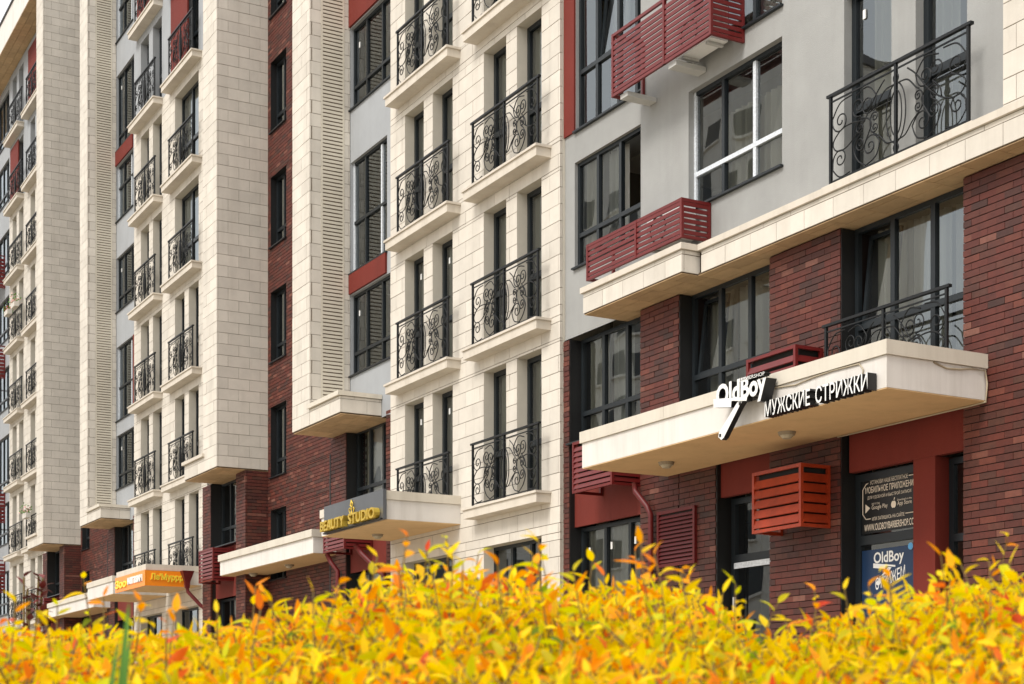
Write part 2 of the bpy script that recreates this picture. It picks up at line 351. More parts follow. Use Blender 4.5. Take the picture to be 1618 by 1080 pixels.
ELL = [[(.17 * cos(2 * pi * i / 28), .5 + .37 * sin(2 * pi * i / 28)) for i in range(28)], [(.10 * cos(2 * pi * i / 24), .5 + .28 * sin(2 * pi * i / 24)) for i in range(24)]]
RING = [[(.045 * cos(2 * pi * i / 12), z + .05 * sin(2 * pi * i / 12)) for i in range(12)] for z in (.93, .07)]
_sc = {}
def scroll_meshes(r):
    if r not in _sc:
        L = []
        for s in (-1, 1):
            for p in SCROLLS: L.append(MB().tube([(s * (HW - u), 0, w) for u, w in p], r, 4).mesh('scroll', M['iron'], smooth=True))
        for e in ELL + RING: L.append(MB().tube([(u, 0, w) for u, w in e], r, 4, True).mesh('scroll', M['iron'], smooth=True))
        j = MB()
        for s in (-1, 1):
            for p in SCROLLS: j.tube([(s * (HW - u), 0, w) for u, w in p[::2] + [p[-1]]], r, 3)
        for e in ELL + RING: j.tube([(u, 0, w) for u, w in e], r, 3, True)
        _sc[r] = (L, j.mesh('scroll_panel', M['iron'], smooth=True))
    return _sc[r]
def railing(parent, x0, x1, y, z, fine):
    xc, hw = (x0 + x1) / 2, (x1 - x0) / 2
    block('top_rail', M['iron'], parent, x0 - .06, x1 + .06, y - .028, y + .028, z + 1.15, z + 1.185)
    block('lower_rail', M['iron'], parent, x0, x1, y - .01, y + .01, z + 1.075, z + 1.092)
    block('bottom_rail', M['iron'], parent, x0, x1, y - .01, y + .01, z + .035, z + .052)
    for x in (x0, xc, x1): block('post', M['iron'], parent, x - .018, x + .018, y - .018, y + .018, z, z + 1.15)
    L, j = scroll_meshes(.0105); sx = hw / HW
    for me, nm in ([(m_, 'scroll') for m_ in L] if fine else [(j, 'scroll_panel')]):
        o = link(nm, me, parent, (xc, y, z + .045)); o.scale = (sx, 1, 1)
def balcony(parent, lx0, lx1, rx0, rx1, D, z, fine, proj=.32, label=None):
    b = MB().box(lx0 + .03, lx1 - .03, D - proj + .03, D + .004, z - .20, z - .045)
    o = build('balcony', b, M['ledge'], parent)
    build('coping', MB().box(lx0, lx1, D - proj, D + .003, z - .043, z), M['ledge'], o)
    railing(o, rx0, rx1, D - proj + .075, z, fine)
    return o

def rail_only(parent, lx0, lx1, rx0, rx1, D, z, fine):
    o = build('balcony', MB().box(rx0, rx1, D - .26, D - .23, z - .02, z), M['ledge'], parent); railing(o, rx0, rx1, D - .245, z, fine); return o
FL = [3.91 + 3 * k for k in range(-1, 9)]                    # floor levels: FL[0] = street floor, FL[1] = first balcony floor
def interior(parent, x0, x1, y0, z0, z1, ydeep=4.2):
    b = MB(); b.quad((x0, y0 + ydeep, z0), (x1, y0 + ydeep, z0), (x1, y0 + ydeep, z1), (x0, y0 + ydeep, z1))
    for x in (x0 + .02, x1 - .02): b.quad((x, y0 + .3, z0), (x, y0 + ydeep, z0), (x, y0 + ydeep, z1), (x, y0 + .3, z1))
    build('inner_wall', b, M['room'], parent)
    s = MB(); zz = [z for z in FL if z0 < z < z1] + [z1]
    for z in zz: s.box(x0, x1, y0 + .36, y0 + ydeep, z - .35, z - .02)
    build('floor_slab', s, M['ceil'], parent)
SEC = 'joined sections of the apartment terrace'

# ------------------------------------------------------------------ setting
g = MB(); g.quad((-600, -600, -1.3), (600, -600, -1.3), (600, 600, -1.3), (-600, 600, -1.3)); o = build('ground', g, M['bounce_ground'], kind='structure')
o = build('pavement', MB().box(-110, 10, 9.2, 13.4, -1.3, -.12), M['paving'], kind='structure')
build('kerb', MB().box(-110, 10, 9.05, 9.197, -1.3, -.10), M['concrete'], kind='structure')

def opposite(x0, x1, y, h, label, m):
    t = thing('apartment_building', label, 'building', ((x0 + x1) / 2, y, -1.3), 'buildings across the street'); b = MB().box(x0, x1, y - 12, y, -1.3, h); build('wall', b, m, t); w = MB(); f = MB()
    z = 1.5
    while z < h - 2.5:
        x = x0 + 1.2
        while x < x1 - 2.6: w.box(x, x + 1.7, y + .002, y + .03, z, z + 1.7); f.box(x - .15, x + 1.85, y + .002, y + .25, z - .2, z - .05); x += 3.3
        z += 3.1
    build('window', w, M['frame'], t, kind='stuff'); build('sill', f, M['fascia'], t, kind='stuff'); build('roof_edge', MB().box(x0 - .3, x1 + .3, y - 12.3, y + .4, h, h + .5), M['roof'], t)
opposite(-128, -74, -31, 41, 'white apartment tower across the street, mirrored in the nearer window panes', M['fascia'])
opposite(-196, -134, -34, 43, 'cream apartment tower across the street, farther along, mirrored in the panes', M['coping'])

# ------------------------------------------------------------------ stone balcony bays
def shop_fill(t, P, x0, x1): pass
def bay(k, x0, x1, cols, ztop, zgrey, label, fine, cap, near, redcols=(), wide=(), lowx=None):
    D = 13.69; P = FP(D); t = thing('apartment_building', label, 'building', ((x0 + x1) / 2, D, -.3), SEC)
    ops = []; info = []
    for ci, (led, rail, opn) in enumerate(cols):
        for fi in range(1, 10):
            z = FL[fi] if fi < len(FL) else 99
            if z > ztop - 2.6: break
            oo = opn
            if (ci, fi) in wide: oo = [(opn[0][0], opn[1][1])]
            if (ci, fi) in redcols: oo = [((opn[0][0] + opn[0][1]) / 2 + .2 + .36, opn[1][1])]
            for a, b in oo: ops.append((a, b, z, z + 2.55)); info.append((ci, fi, a, b, z))
        ops.append((opn[0][0], opn[1][1], -.1, 3.17))
    stone_ops = [o_ for o_ in ops if o_[2] < zgrey - .1]
    wl = wall('stone_wall', t, P, x0, x1, -.3, zgrey, stone_ops, (M['joint'], M['reveal']))
    pr = (lambda q: abs(q[2] - 7)) if near else None
    clad(wl, 'stone_tile', P, x0, x1, -.3, zgrey, stone_ops, .58, .289, .011, .05, M['stone'], M['stone_i'], cap, seed=k, zref=3.91, prio=pr, off=.29)
    # the visible right-hand edge of the bay
    if zgrey < ztop:
        wall('grey_wall', t, P, x0, x1, zgrey, ztop, [o_ for o_ in ops if o_[2] > zgrey - .1], (M['grey'], M['grey']), back=0.)
    core = MB(); core.box(x1 - .3, x1, D + .055, 18, -.3, ztop); core.box(x0, x0 + .3, D + .055, 18, -.3, ztop); core.box(x0 + .3, x1 - .3, D + .4, 18, ztop - .3, ztop)
    build('side_wall', core, M['reveal'], t)
    interior(t, x0 + .31, x1 - .31, D + .25, -.3, ztop - .32, 3.8)
    for (ci, fi, a, b, z) in info:
        rr = random.Random(k * 100 + ci * 10 + fi); w = b - a
        cu = [(.02, .98, rr.choice(['curtain', 'curtain_d', 'curtain_d', 'curtain']))] if rr.random() < .55 else ([(.1, .6, 'curtain')] if rr.random() < .5 else [])
        if k == 2 and fi <= 3: cu = [(.02, .98, 'curtain_d')]
        window(t, P, a, b, z + .03, z + 2.55, .21, (.45,) if w > 1.4 else (), tr=z + 1.0, fr=.085, sill=0, cur=cu, seed=k * 77 + fi * 7 + ci * 3 + int(a * 10) % 7,
               name='balcony_door', sticker=[(.3, z + 2.1)] if (ci == 0 and rr.random() < .6) else ())
    for ci, (led, rail, opn) in enumerate(cols):
        window(t, P, opn[0][0], opn[1][1], .02, 3.17, .21, (.33, .66), tr=2.4, sill=0, seed=ci, name='shop_window')
        for fi in range(1, 10):
            z = FL[fi] if fi < len(FL) else 99
            if z > ztop - 2.6: break
            (balcony if (k, ci, fi) not in ((2, 0, 1), (1, 0, 1), (1, 1, 1)) else rail_only)(t, *led, *rail, D, z, fine)
            if (ci, fi) in redcols: build('red_panel', MB().box(led[0] + .15, opn[0][0] + .85 + .45, D - .03, D + .02, z, z + 2.62), M['red'], t)
    return t
bay2 = bay(2, -30.04, -23.02, [((-29.70, -26.76), (-29.14, -26.84), [(-29.31, -28.42), (-28.0, -27.12)]), ((-26.15, -23.31), (-25.80, -23.36), [(-25.82, -24.95), (-24.54, -23.66)])],
           17.6, 17.6, 'pale stone front with two columns of iron balconies beside the red and grey corner building', True, 300, True)
bay1 = bay(1, -50.0, -42.43, [((-49.68, -46.75), (-49.0, -46.8), [(-49.2, -48.28), (-47.84, -46.87)]), ((-46.0, -42.89), (-45.3, -43.0), [(-45.5, -44.56), (-44.13, -43.21)])],
           27.8, 18.89, 'pale stone balcony front with grey upper floors, above the orange sign', False, 300, True,
           redcols={(1, 6), (0, 7)}, wide={(1, 4), (1, 5), (1, 6)})
bay0 = bay(0, -70.0, -62.8, [((-69.85, -66.93), (-68.88, -66.27), [(-69.34, -68.48), (-67.99, -67.09)]), ((-66.2, -63.1), (-65.34, -63.25), [(-65.71, -64.82), (-64.38, -63.52)])],
           27.79, 21.89, 'farthest pale stone balcony front under the overhanging roof cornice, with flower boxes', False, 0, False, redcols={(1, 8), (0, 7)})
b = MB().box(-84, -60.25, 12.86, 18, 27.85, 29.0); b.box(-84, -60.22, 12.80, 18, 29.0, 29.06, 1)
o = build('cornice', b, [M['fascia'], M['roof']], bay0)
cs = MB(); 
for i in range(40):
    for j in range(3): cs.box(-84 + i * .6, -84 + i * .6 + .588, 12.87 + j * .285, 12.87 + j * .285 + .273, 27.82, 27.848)
build('soffit_tile', cs, M['brown_i'], o, kind='stuff')

# ------------------------------------------------------------------ stair blocks: blank tower side, brick strip, louvred pier, grey window column
def soffit_tiles(parent, x0, x1, y0, y1, z):
    b = MB(); b.box(x0, x1, y0, y1, z + .004, z + .03, 1); x = x0
    i = 0
    while x < x1 - .05:
        y = y0 + (.0 if i % 2 else -.15)
        while y < y1 - .03:
            c0, c1 = max(y, y0), min(y + .295, y1)
            if c1 - c0 > .03: b.box(x + .004, min(x + .576, x1), c0 + .004, c1 - .004, z - .008, z + .003)
            y += .3
        x += .58; i += 1
    return build('soffit', b, [M['brown_i'], M['brownjoint']], parent)
def cladbox(t, name, x0, x1, y0, y1, z0, z1, cap_f, cap_r, seed, off_r=.0, ops_r=(), zref=6.45, priof=None):
    """stone-clad box: street face (y = y0) and right-hand face (x = x1)"""
    core = MB().box(x0 + .013, x1 - .013, y0 + .013, y1, z0 + .013, z1); p = build(name, core, M['joint'], t)
    clad(p, 'stone_tile', FP(y0), x0, x1, z0, z1, (), .58, .289, .010, .04, M['stone'], M['stone_i'], cap_f, seed=seed, zref=zref, prio=priof)
    clad(p, 'stone_tile', RP(x1), y0 + .041, y1, z0, z1, ops_r, .58, .289, .010, .04, M['stone'], M['stone_i'], cap_r, seed=seed + 1, zref=zref, off=off_r, prio=priof)
    return p
def stair(k, dx, tx, px_, labels, fine, ztop, caps, bx1, gx1):
    """tx = tower corner X, px_ = pier corner X, bx1 = right edge of the bay to the left, gx1 = left edge of the next bay"""
    Dk = 14.17; near = lambda q: abs(q[2] - 7)
    t = thing('apartment_building', labels[0], 'building', (tx, 13.5, -.3), SEC)
    # tower: flank of the bay to the left
    cladbox(t, 'stone_tower', tx - 1.14, tx, 12.78, Dk, 6.45, ztop, caps[0], caps[1], 20 + k, off_r=-.03, priof=near)
    build('tower_core', MB().box(bx1 - .6, tx - .02, 13.75, Dk + .3, 6.5, ztop), M['joint'], t)
    # low band that widens the tower foot, with coping
    bb = cladbox(t, 'stone_band', tx - 2.78, tx - 1.145, 12.782, 13.69, 6.45, 6.84, 6, 0, 30 + k, zref=6.45)
    build('coping', MB().box(tx - 2.84, tx - 1.02, 12.71, 13.69, 6.845, 6.93), M['ledge'], t)
    soffit_tiles(t, tx - 2.78, tx - .03, 12.80, 14.3, 6.425)
    # brick window bay under the tower
    wx0, wx1 = tx - 2.88, tx - .75
    pier = build('brick_pier', MB().box(wx1 + .013, tx - .013, 13.563, Dk + .1, -.3, 6.41), M['mortar'], t)
    clad(pier, 'brick', FP(13.55), wx1, tx, -.3, 6.41, (), .26, .087, .012, .05, M['brick'], M['brick_i'], 0, seed=40 + k, zref=0)
    clad(pier, 'brick', RP(tx), 13.601, Dk, -.3, 6.41, (), .26, .087, .012, .05, M['brick'], M['brick_i'], 0, seed=41 + k, zref=0)
    sl = build('brick_pier', MB().box(bx1 + .02, wx0 - .013, 13.563, 14.3, -.3, 6.41), M['mortar'], t)
    clad(sl, 'brick', FP(13.55), bx1 + .01, wx0, -.3, 6.41, (), .26, .087, .012, .05, M['brick'], M['brick_i'], 0, seed=42 + k, zref=0)
    build('jamb', MB().box(wx0, wx0 + .012, 13.56, 13.86, 4.65, 6.42), M['jamb'], t)
    window(t, FP(13.6), wx0 + .012, wx1, 4.65, 6.42, .26, (.36, .68), tr=5.15, cur=[(.66, .98, 'curtain_w')], seed=k * 5, sill=.05)
    build('red_panel', MB().box(wx0, wx1, 13.70, 13.74, 3.23, 4.60), M['red'], t)
    window(t, FP(13.6), wx0 + .012, wx1, .1, 3.22, .26, (.36, .68), tr=2.3, seed=k * 5 + 1, sill=0, name='shop_window')
    interior(t, wx0 + .02, wx1, 13.9, -.3, 6.4, 2.5)
    # brick stair wall with narrow windows
    bx = px_ - 1.08; wl0, wl1 = tx + .21, tx + 1.34
    bops = [(wl0, wl1, z, z + 1.83, .22) for z in (6.22, 9.22, 12.22, 15.22, 18.22, 21.22, 24.22) if z + 1.9 < ztop] + [(wl0, wl1, 3.55, 5.36, .22)]
    bw = wall('brick_wall', t, FP(Dk), tx, bx + .02 + 1.0, -.3, ztop, bops, (M['mortar'], M['jamb']), back=.013)
    clad(bw, 'brick', FP(Dk), tx, bx + 1.0, -.3, ztop if k else 7, bops, .26, .087, .011, .05, M['brick'], M['brick_i'], 0, seed=50 + k, zref=0)
    for i, o_ in enumerate(bops): window(t, FP(Dk), *o_[:4], .16, (.5,), tr=o_[2] + .45 if o_[2] > 4 else None, seed=60 + i, sill=.06, cur=[(.5, .75, 'curtain')] if i % 2 else [])
    interior(t, tx + .05, bx + .9, 14.4, -.3, ztop - .1, 2.5)
    # louvred pier
    ops_r = [(13.05, 13.61, 6.98, ztop - .1)]
    pp = cladbox(t, 'stone_pier', px_ - 1.06, px_, 12.78, 13.745, 6.45, ztop, caps[2], caps[3], 70 + k, off_r=.02, ops_r=ops_r, priof=near)
    build('pier_core', MB().box(px_ - 1.04, px_ - .1, 13.75, 16, 6.5, ztop), M['joint'], t)
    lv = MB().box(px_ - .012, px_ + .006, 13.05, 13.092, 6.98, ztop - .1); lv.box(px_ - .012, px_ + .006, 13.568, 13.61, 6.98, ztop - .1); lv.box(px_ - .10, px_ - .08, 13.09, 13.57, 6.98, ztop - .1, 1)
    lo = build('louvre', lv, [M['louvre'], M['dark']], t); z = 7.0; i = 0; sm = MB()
    sm.v = [(.004, -.24, 0), (.004, .24, 0), (-.055, .24, .02), (-.055, -.24, .02), (.004, -.24, .058), (.004, .24, .058), (-.055, .24, .078), (-.055, -.24, .078)]
    sm.f = [(0, 3, 2, 1), (4, 5, 6, 7), (0, 1, 5, 4), (1, 2, 6, 5), (2, 3, 7, 6), (3, 0, 4, 7)]; sm.m = [0] * 6
    if k not in _unit: _unit[k] = sm.mesh('slat', M['louvre'])
    while z < ztop - .2:
        link('slat', _unit[k], lo, (px_, 13.33, z)); z += .085
    # band and soffit at the pier's foot
    fx = px_ + 1.73
    cladbox(t, 'stone_band', px_ + .003, fx, 12.783, 13.745, 6.45, 6.80, 8, 8, 80 + k)
    build('coping', MB().box(px_ - .03, fx + .04, 12.72, 13.74, 6.805, 6.90), M['coping'], t)
    soffit_tiles(t, px_ - 1.05, fx - .01, 12.80, 14.3, 6.422)
    # brick pier and window under it
    q0, q1 = px_ - 1.13, px_ - .25
    pi_ = build('brick_pier', MB().box(q0 + .013, q1 - .013, 13.763, 14.4, -.3, 6.41), M['mortar'], t)
    clad(pi_, 'brick', FP(13.75), q0, q1, -.3, 6.41, (), .26, .087, .012, .05, M['brick'], M['brick_i'], 0, seed=90 + k, zref=0)
    build('jamb', MB().box(q1 - .013, q1 + .012, 13.77, 14.02, -.1, 6.41), M['jamb'], t); build('joint_strip', MB().box(q0 - .07, q0 + .0, 13.742, 14.17, 1.0, 6.05), M['jamb'], t)
    s0 = gx1 - .36
    sl = build('brick_pier', MB().box(s0 + .013, gx1 - .013, 13.763, 14.4, -.3, 6.55), M['mortar'], t)
    clad(sl, 'brick', FP(13.75), s0, gx1, -.3, 6.55, (), .26, .087, .012, .05, M['brick'], M['brick_i'], 0, seed=91 + k, zref=0)
    window(t, FP(13.75), q1 + .012, s0, 4.65, 6.44, .26, (.34, .67), tr=5.12, cur=[(.34, .98, 'curtain_w'), (.0, .2, 'curtain_d')], seed=k, sill=.05)
    build('red_panel', MB().box(q1 + .012, s0, 13.86, 13.90, 3.23, 4.60), M['red'], t)
    window(t, FP(13.75), q1 + .012, s0, .1, 3.22, .26, (.34, .67), tr=2.3, seed=k + 9, sill=0, name='shop_window', cur=[(.05, .9, 'curtain')])
    # grey column with wide windows
    GP = FP(13.75); g0, g1 = px_ + .012, gx1 - .005
    W = [(7.63, 9.43), (9.93, 12.41), (13.6, 15.42), (16.65, 18.5), (19.03, 21.55), (22.7, 24.5), (25.1, 27.4)]
    gops = [(g0 + .02, g1 - (.30 if i % 2 else .02), a, b_, .1) for i, (a, b_) in enumerate(W) if b_ < ztop - .1]
    gw = wall('grey_wall', t, GP, g0, g1, 6.42, ztop, gops, (M['grey'], M['grey']), back=0.)
    for i, o_ in enumerate(gops):
        window(t, GP, *o_[:4], .07, (.34, .78) if i % 2 else (.33, .70), tr=(o_[2] + (1.12 if i % 2 else .48)), seed=k * 9 + i, sill=.05, film=('l', 1) if i % 2 else (), fr=.055,
               cur=[(.0, .3, 'curtain')] if i == 3 else [], sticker=[(.12, o_[3] - .5)] if i % 2 == 0 else ())
    for i, (z0, z1) in enumerate([(9.46, 9.89), (15.45, 16.62), (18.53, 18.99)]):
        if z1 < ztop and not (k == 0 and i < 2): build('red_panel', MB().box(g0 + .01, g1 - (.3 if i != 1 else .01), 13.70, 13.748, z0, z1), M['red'], t)
    if k == 0: build('red_panel', MB().box(g1 - .26, g1 - .01, 13.72, 13.748, 9.95, 12.4), M['red'], t)
    interior(t, g0 + .05, g1, 13.95, 6.5, ztop - .1, 2.5)
    # long low canopy in front of the brick wall
    c0, c1 = tx - .97, px_ - .77
    cn = build('canopy', MB().box(c0 + .03, c1 - .03, 13.18, Dk - .005, 3.715, 4.08), M['fascia'], t)
    build('coping', MB().box(c0, c1, 13.13, Dk - .004, 4.083, 4.25), M['coping'], cn)
    build('soffit', MB().box(c0 + .05, c1 - .05, 13.20, Dk - .01, 3.70, 3.713), M['soffit'], cn)
    return t
stair1 = stair(1, 0, -38.82, -32.35, ['blank stone tower side, narrow brick strip and louvred pier between the two nearer balcony fronts'], False, 21.5, (60, 170, 60, 40), -42.43, -30.04)
stair0 = stair(0, -20, -59.14, -52.42, ['far blank stone tower and louvred pier left of the orange sign'], False, 28.2, (20, 150, 40, 30), -62.8, -50.0)
# canopies under the balconies
def canopy(t, x0, x1, y0, y1, z0=3.70, z1=4.25):
    cn = build('canopy', MB().box(x0 + .03, x1 - .03, y0 + .03, y1, z0 + .014, z1 - .17), M['fascia'], t)
    cp = MB(); nseg = max(1, round((x1 - x0) / 1.9)); w_ = (x1 - x0) / nseg
    for i in range(nseg): cp.box(x0 + i * w_ + (.003 if i else 0), x0 + (i + 1) * w_ - (.003 if i < nseg - 1 else 0), y0, y1 - .002, z1 - .167, z1)
    build('coping', cp, M['coping'], cn)
    build('soffit', MB().box(x0 + .034, x1 - .034, y0 + .034, y1 - .003, z0, z0 + .012), M['soffit'], cn)
    return cn
canopy(bay2, -30.07, -26.76, 12.10, 13.688)
canopy(bay1, -46.05, -42.92, 12.08, 13.688)
canopy(stair0, -49.46, -46.35, 12.03, 13.74, 3.64, 4.19)

# ------------------------------------------------------------------ grey column left of the farthest bay
t = thing('apartment_building', 'grey rendered window column at the far left edge beyond the last balcony front', 'building', (-74, 13.75, -.3), SEC)
W = [(7.63, 9.43), (9.93, 12.41), (13.6, 15.42), (16.65, 18.5), (19.6, 21.4), (22.7, 24.5), (25.3, 27.5)]
gops = [(-74.5, -70.35, a, b_, .1) for a, b_ in W] + [(-74.5, -70.4, 4.5, 6.4, .1)]
wall('grey_wall', t, FP(13.75), -84, -70.01, -.3, 27.8, gops, (M['grey'], M['grey']), back=0.)
for i, o_ in enumerate(gops): window(t, FP(13.75), *o_[:4], .07, (.2, .4, .6, .8), tr=o_[2] + .5, seed=i, sill=.05, cur=[(.5, .8, 'curtain_w')])
interior(t, -83.9, -70.05, 13.95, -.3, 27.7, 3)

# ------------------------------------------------------------------ corner building, nearest to the camera
t = corner = thing('apartment_building', 'nearest corner building, red brick shop floors under grey render with a long stone ledge', 'building', (-17, 13.75, -.3), SEC)
TOP = 15.8
# grey render, upper floors
ops = [(-22.70, -20.62, 7.64, 9.43, .1), (-22.66, -20.60, 9.96, 12.45, .1), (-22.66, -20.6, 13.6, 15.4, .1)]
wall('grey_wall', t, FP(13.79), -23.015, -20.55, 6.47, TOP, ops, (M['greyw'], M['greyw']), back=0.)
window(t, FP(13.79), *ops[0][:4], .06, (.31, .64), tr=8.18, seed=3, fr=.06, skip=2, cur=[(.02, .30, 'curtain_d'), (.33, .62, 'curtain')], sill=.06)
window(t, FP(13.79), *ops[1][:4], .06, (.28, .60, .86), tr=10.95, seed=4, fr=.06, open_sash=1, cur=[(.28, .62, 'curtain_w'), (.62, .98, 'curtain')], sill=.06)
window(t, FP(13.79), *ops[2][:4], .06, (.31, .64), tr=14.1, seed=5, fr=.06)
build('red_panel', MB().box(-23.012, -22.67, 13.755, 13.792, 9.95, TOP), M['red'], t)
ops = [(-19.26, -17.04, 7.635, 9.42, .12), (-19.26, -17.04, 9.86, 12.4, .12), (-19.26, -17.04, 13.6, 15.4, .12)] + [(a, b_, z, z + 2.55, .13) for a, b_ in ((-15.76, -14.87), (-14.44, -13.58)) for z in (6.93, 9.93)]
wall('grey_wall', t, FP(13.71), -20.56, -12.83, 6.47, TOP, ops, (M['greyw'], M['greyw']), back=0.)
build('wall_end', MB().box(-20.56, -20.54, 13.712, 13.80, 6.47, TOP), M['greyw'], t)
window(t, FP(13.71), *ops[0][:4], .10, (.33, .665), tr=8.17, seed=6, fr=.055, film=('l', 1, 't'), cur=[(.25, .98, 'curtain_d', 8.9)], sill=.06)
window(t, FP(13.71), *ops[1][:4], .10, (.33, .665), tr=None, seed=7, fr=.06, sill=.06, cur=[(.5, .9, 'curtain')])
window(t, FP(13.71), *ops[2][:4], .10, (.33, .665), tr=14.1, seed=8, fr=.06)
for i, o_ in enumerate(ops[3:]): window(t, FP(13.71), *o_[:4], .13, (), tr=o_[2] + 1.02, seed=11 + i, fr=.085, sill=0, name='balcony_door', cur=[(.3, .98, 'curtain_d'), (.72, .98, 'curtain_w')] if o_[0] < -15 else [(.05, .55, 'curtain')], sticker=[(.22, 9.1)] if i == 0 else ())
sw = wall('stone_wall', t, FP(13.52), -12.84, -8.6, 6.9, TOP, (), (M['joint'], M['joint']))
clad(sw, 'stone_tile', FP(13.52), -12.84, -8.6, 6.9, 12, (), .58, .289, .011, .05, M['stone'], M['stone_i'], 50, seed=5, zref=6.98, off=.2, prio=lambda q: q[0])
build('wall_end', MB().box(-12.838, -12.80, 13.575, 13.9, 6.9, TOP), M['stone_plain'], t)
# long stone ledge: a deeper left piece and the band that runs on to the right
def ledge(x0, x1, y0, nt, retr):
    l = build('stone_ledge', MB().box(x0 + .045, x1 - .014, y0 + .053, 13.80, 6.50, 6.80), M['joint'], t)
    clad(l, 'stone_tile', FP(y0 + .04), x0 + .04, x1, 6.475, 6.735, (), .58, .289, .010, .04, M['stone'], M['stone_i'], 60, seed=int(-x0), zref=6.475)
    clad(l, 'stone_strip', FP(y0 + .045), x0 + .04, x1, 6.738, 6.80, (), .58, .2, .010, .04, M['stone'], M['stone_i'], 60, seed=3, zref=6.738, off=.29)
    if retr: clad(l, 'stone_tile', RP(x1), y0 + .085, 13.47, 6.475, 6.735, (), .58, .289, .01, .04, M['stone'], M['stone_i'], 9, zref=6.475); clad(l, 'stone_strip', RP(x1), y0 + .085, 13.47, 6.738, 6.80, (), .58, .2, .01, .04, M['stone'], M['stone_i'], 9, zref=6.738)
    build('coping', MB().box(x0, x1 + (.04 if retr else 0), y0, 13.70, 6.803, 6.893), M['ledge'], l)
ledge(-21.41, -18.63, 13.10, 5, True); ledge(-18.585, -8.6, 13.385, 17, False)
soffit_tiles(t, -21.35, -18.65, 13.15, 14.05, 6.462); soffit_tiles(t, -18.645, -8.7, 13.44, 14.05, 6.464)
# brick shop floors
D = 13.75; bz1 = 6.44
BRK = [(-23.01, -22.82), (-20.63, -19.57), (-17.37, -15.88), (-13.68, -8.6)]
vis = []
for i, (a, b_) in enumerate(BRK):
    z0 = 3.72 if i == 1 or i == 0 else -.3
    bo = build('brick_wall', MB().box(a + .013, b_ - .013, D + .013, 14.3, -.3, bz1), M['mortar'], t)
    pr = lambda q: (0 if q[2] > (1.2 if q[0] > -14 else 2.2) and q[0] < -12.2 else 1, -q[0])
    clad(bo, 'brick', FP(D), a, b_ if i < 3 else -8.6, -.3, 6.45, (), .26, .087, .010, .05, M['brick'], M['brick_i'], (20, 75, 105, 195)[i] if i else 0, seed=100 + i, zref=0, prio=(lambda q: (0 if q[2] > (4.2 if q[0] < -15 else .9) else 1, q[0] if q[0] > -14 else abs(q[2] - 5.4))), jit=.006)
    if i < 3: build('jamb', MB().box(b_ - .012, b_ + .014, D + .012, 14.05, -.1, bz1), M['jamb'], t)
bo = build('brick_wall', MB().box(-19.555, -18.643, D + .013, 14.3, -.3, 3.9), M['mortar'], t)
clad(bo, 'brick', FP(D), -19.558, -18.63, -.3, 3.9, (), .26, .087, .010, .05, M['brick'], M['brick_i'], 0, seed=120, zref=0)
build('jamb', MB().box(-18.642, -18.61, D + .012, 14.1, -.1, 3.75), M['jamb'], t)
P = FP(14.0 - .07)
window(t, P, -22.80, -20.63, 4.66, 6.45, .05, (.33, .66), tr=5.17, seed=21, cur=[(.05, .32, 'curtain_d'), (.36, .62, 'curtain'), (.66, .98, 'curtain_d')], sill=.25)
window(t, P, -19.55, -17.37, 4.30, 6.45, .05, (.33, .66), tr=5.17, seed=22, open_sash=0, cur=[(.03, .33, 'curtain_d'), (.34, .65, 'curtain'), (.66, .98, 'curtain')], sill=0)
window(t, P, -15.86, -13.68, 3.98, 6.45, .05, (.33, .66), tr=5.13, seed=23, open_sash=0, cur=[(.05, .34, 'curtain_d'), (.35, .66, 'curtain'), (.66, .98, 'curtain')], sill=0)
build('red_panel', MB().box(-22.80, -20.64, 13.85, 13.9, 3.23, 4.62), M['red'], t)
window(t, P, -22.80, -20.63, .3, 3.22, .05, (.36, .70), seed=24, sill=0, name='shop_window', cur=[(.02, .98, 'curtain_d')], sticker=[(.1, 2.75), (.42, 2.78), (.75, 2.8)])
build('red_panel', MB().box(-18.60, -17.37, 13.82, 13.9, 3.22, 4.29), M['red'], t)
door = window(t, FP(13.95), -18.60, -17.37, .1, 3.21, .06, (), tr=2.32, fr=.09, seed=25, sill=0, name='shop_door')
build('film_strip', MB().box(-18.50, -17.40, 13.985, 14.0, 2.17, 2.255), M['film'], door)
build('handle', MB().box(-18.46, -18.43, 13.93, 13.97, 1.3, 1.75), M['concrete'], door)
# barber shop entrance: red surround, poster window, pillar, slim window
build('red_panel', MB().box(-15.82, -13.685, 13.85, 13.95, 3.21, 3.9), M['red'], t)
build('red_pillar', MB().box(-14.63, -14.25, 13.85, 14.2, -.1, 3.208), M['red'], t)
pw = window(t, FP(13.94), -15.86, -14.63, .1, 3.19, .05, (), tr=2.31, fr=.10, seed=26, sill=0, name='shop_window')
window(t, FP(14.03), -14.25, -13.685, .1, 3.19, .05, (.6,), tr=2.2, fr=.08, seed=27, sill=0, name='shop_window', cur=[(.5, .98, 'curtain')])
interior(t, -22.95, -8.7, 14.35, -.3, TOP - .3, 3.6)
build('roof', MB().box(-23.0, -8.6, 13.9, 18.2, TOP - .28, TOP), M['roof'], t); build('end_wall', MB().box(-8.59, -8.4, 13.5, 18.2, -.3, TOP), M['grey'], t)
# railings of the corner building
rl = build('balcony', MB().box(-15.85, -13.2, 13.40, 13.47, 6.895, 6.91), M['ledge'], t); railing(rl, -15.72, -13.30, 13.45, 6.905, True)
cn = canopy(t, -19.9, -13.28, 12.17, 13.745)
rl = build('balcony', MB().box(-15.9, -13.62, 13.40, 13.74, 3.96, 3.98), M['ledge'], t); railing(rl, -15.87, -13.70, 13.5, 3.95, True)

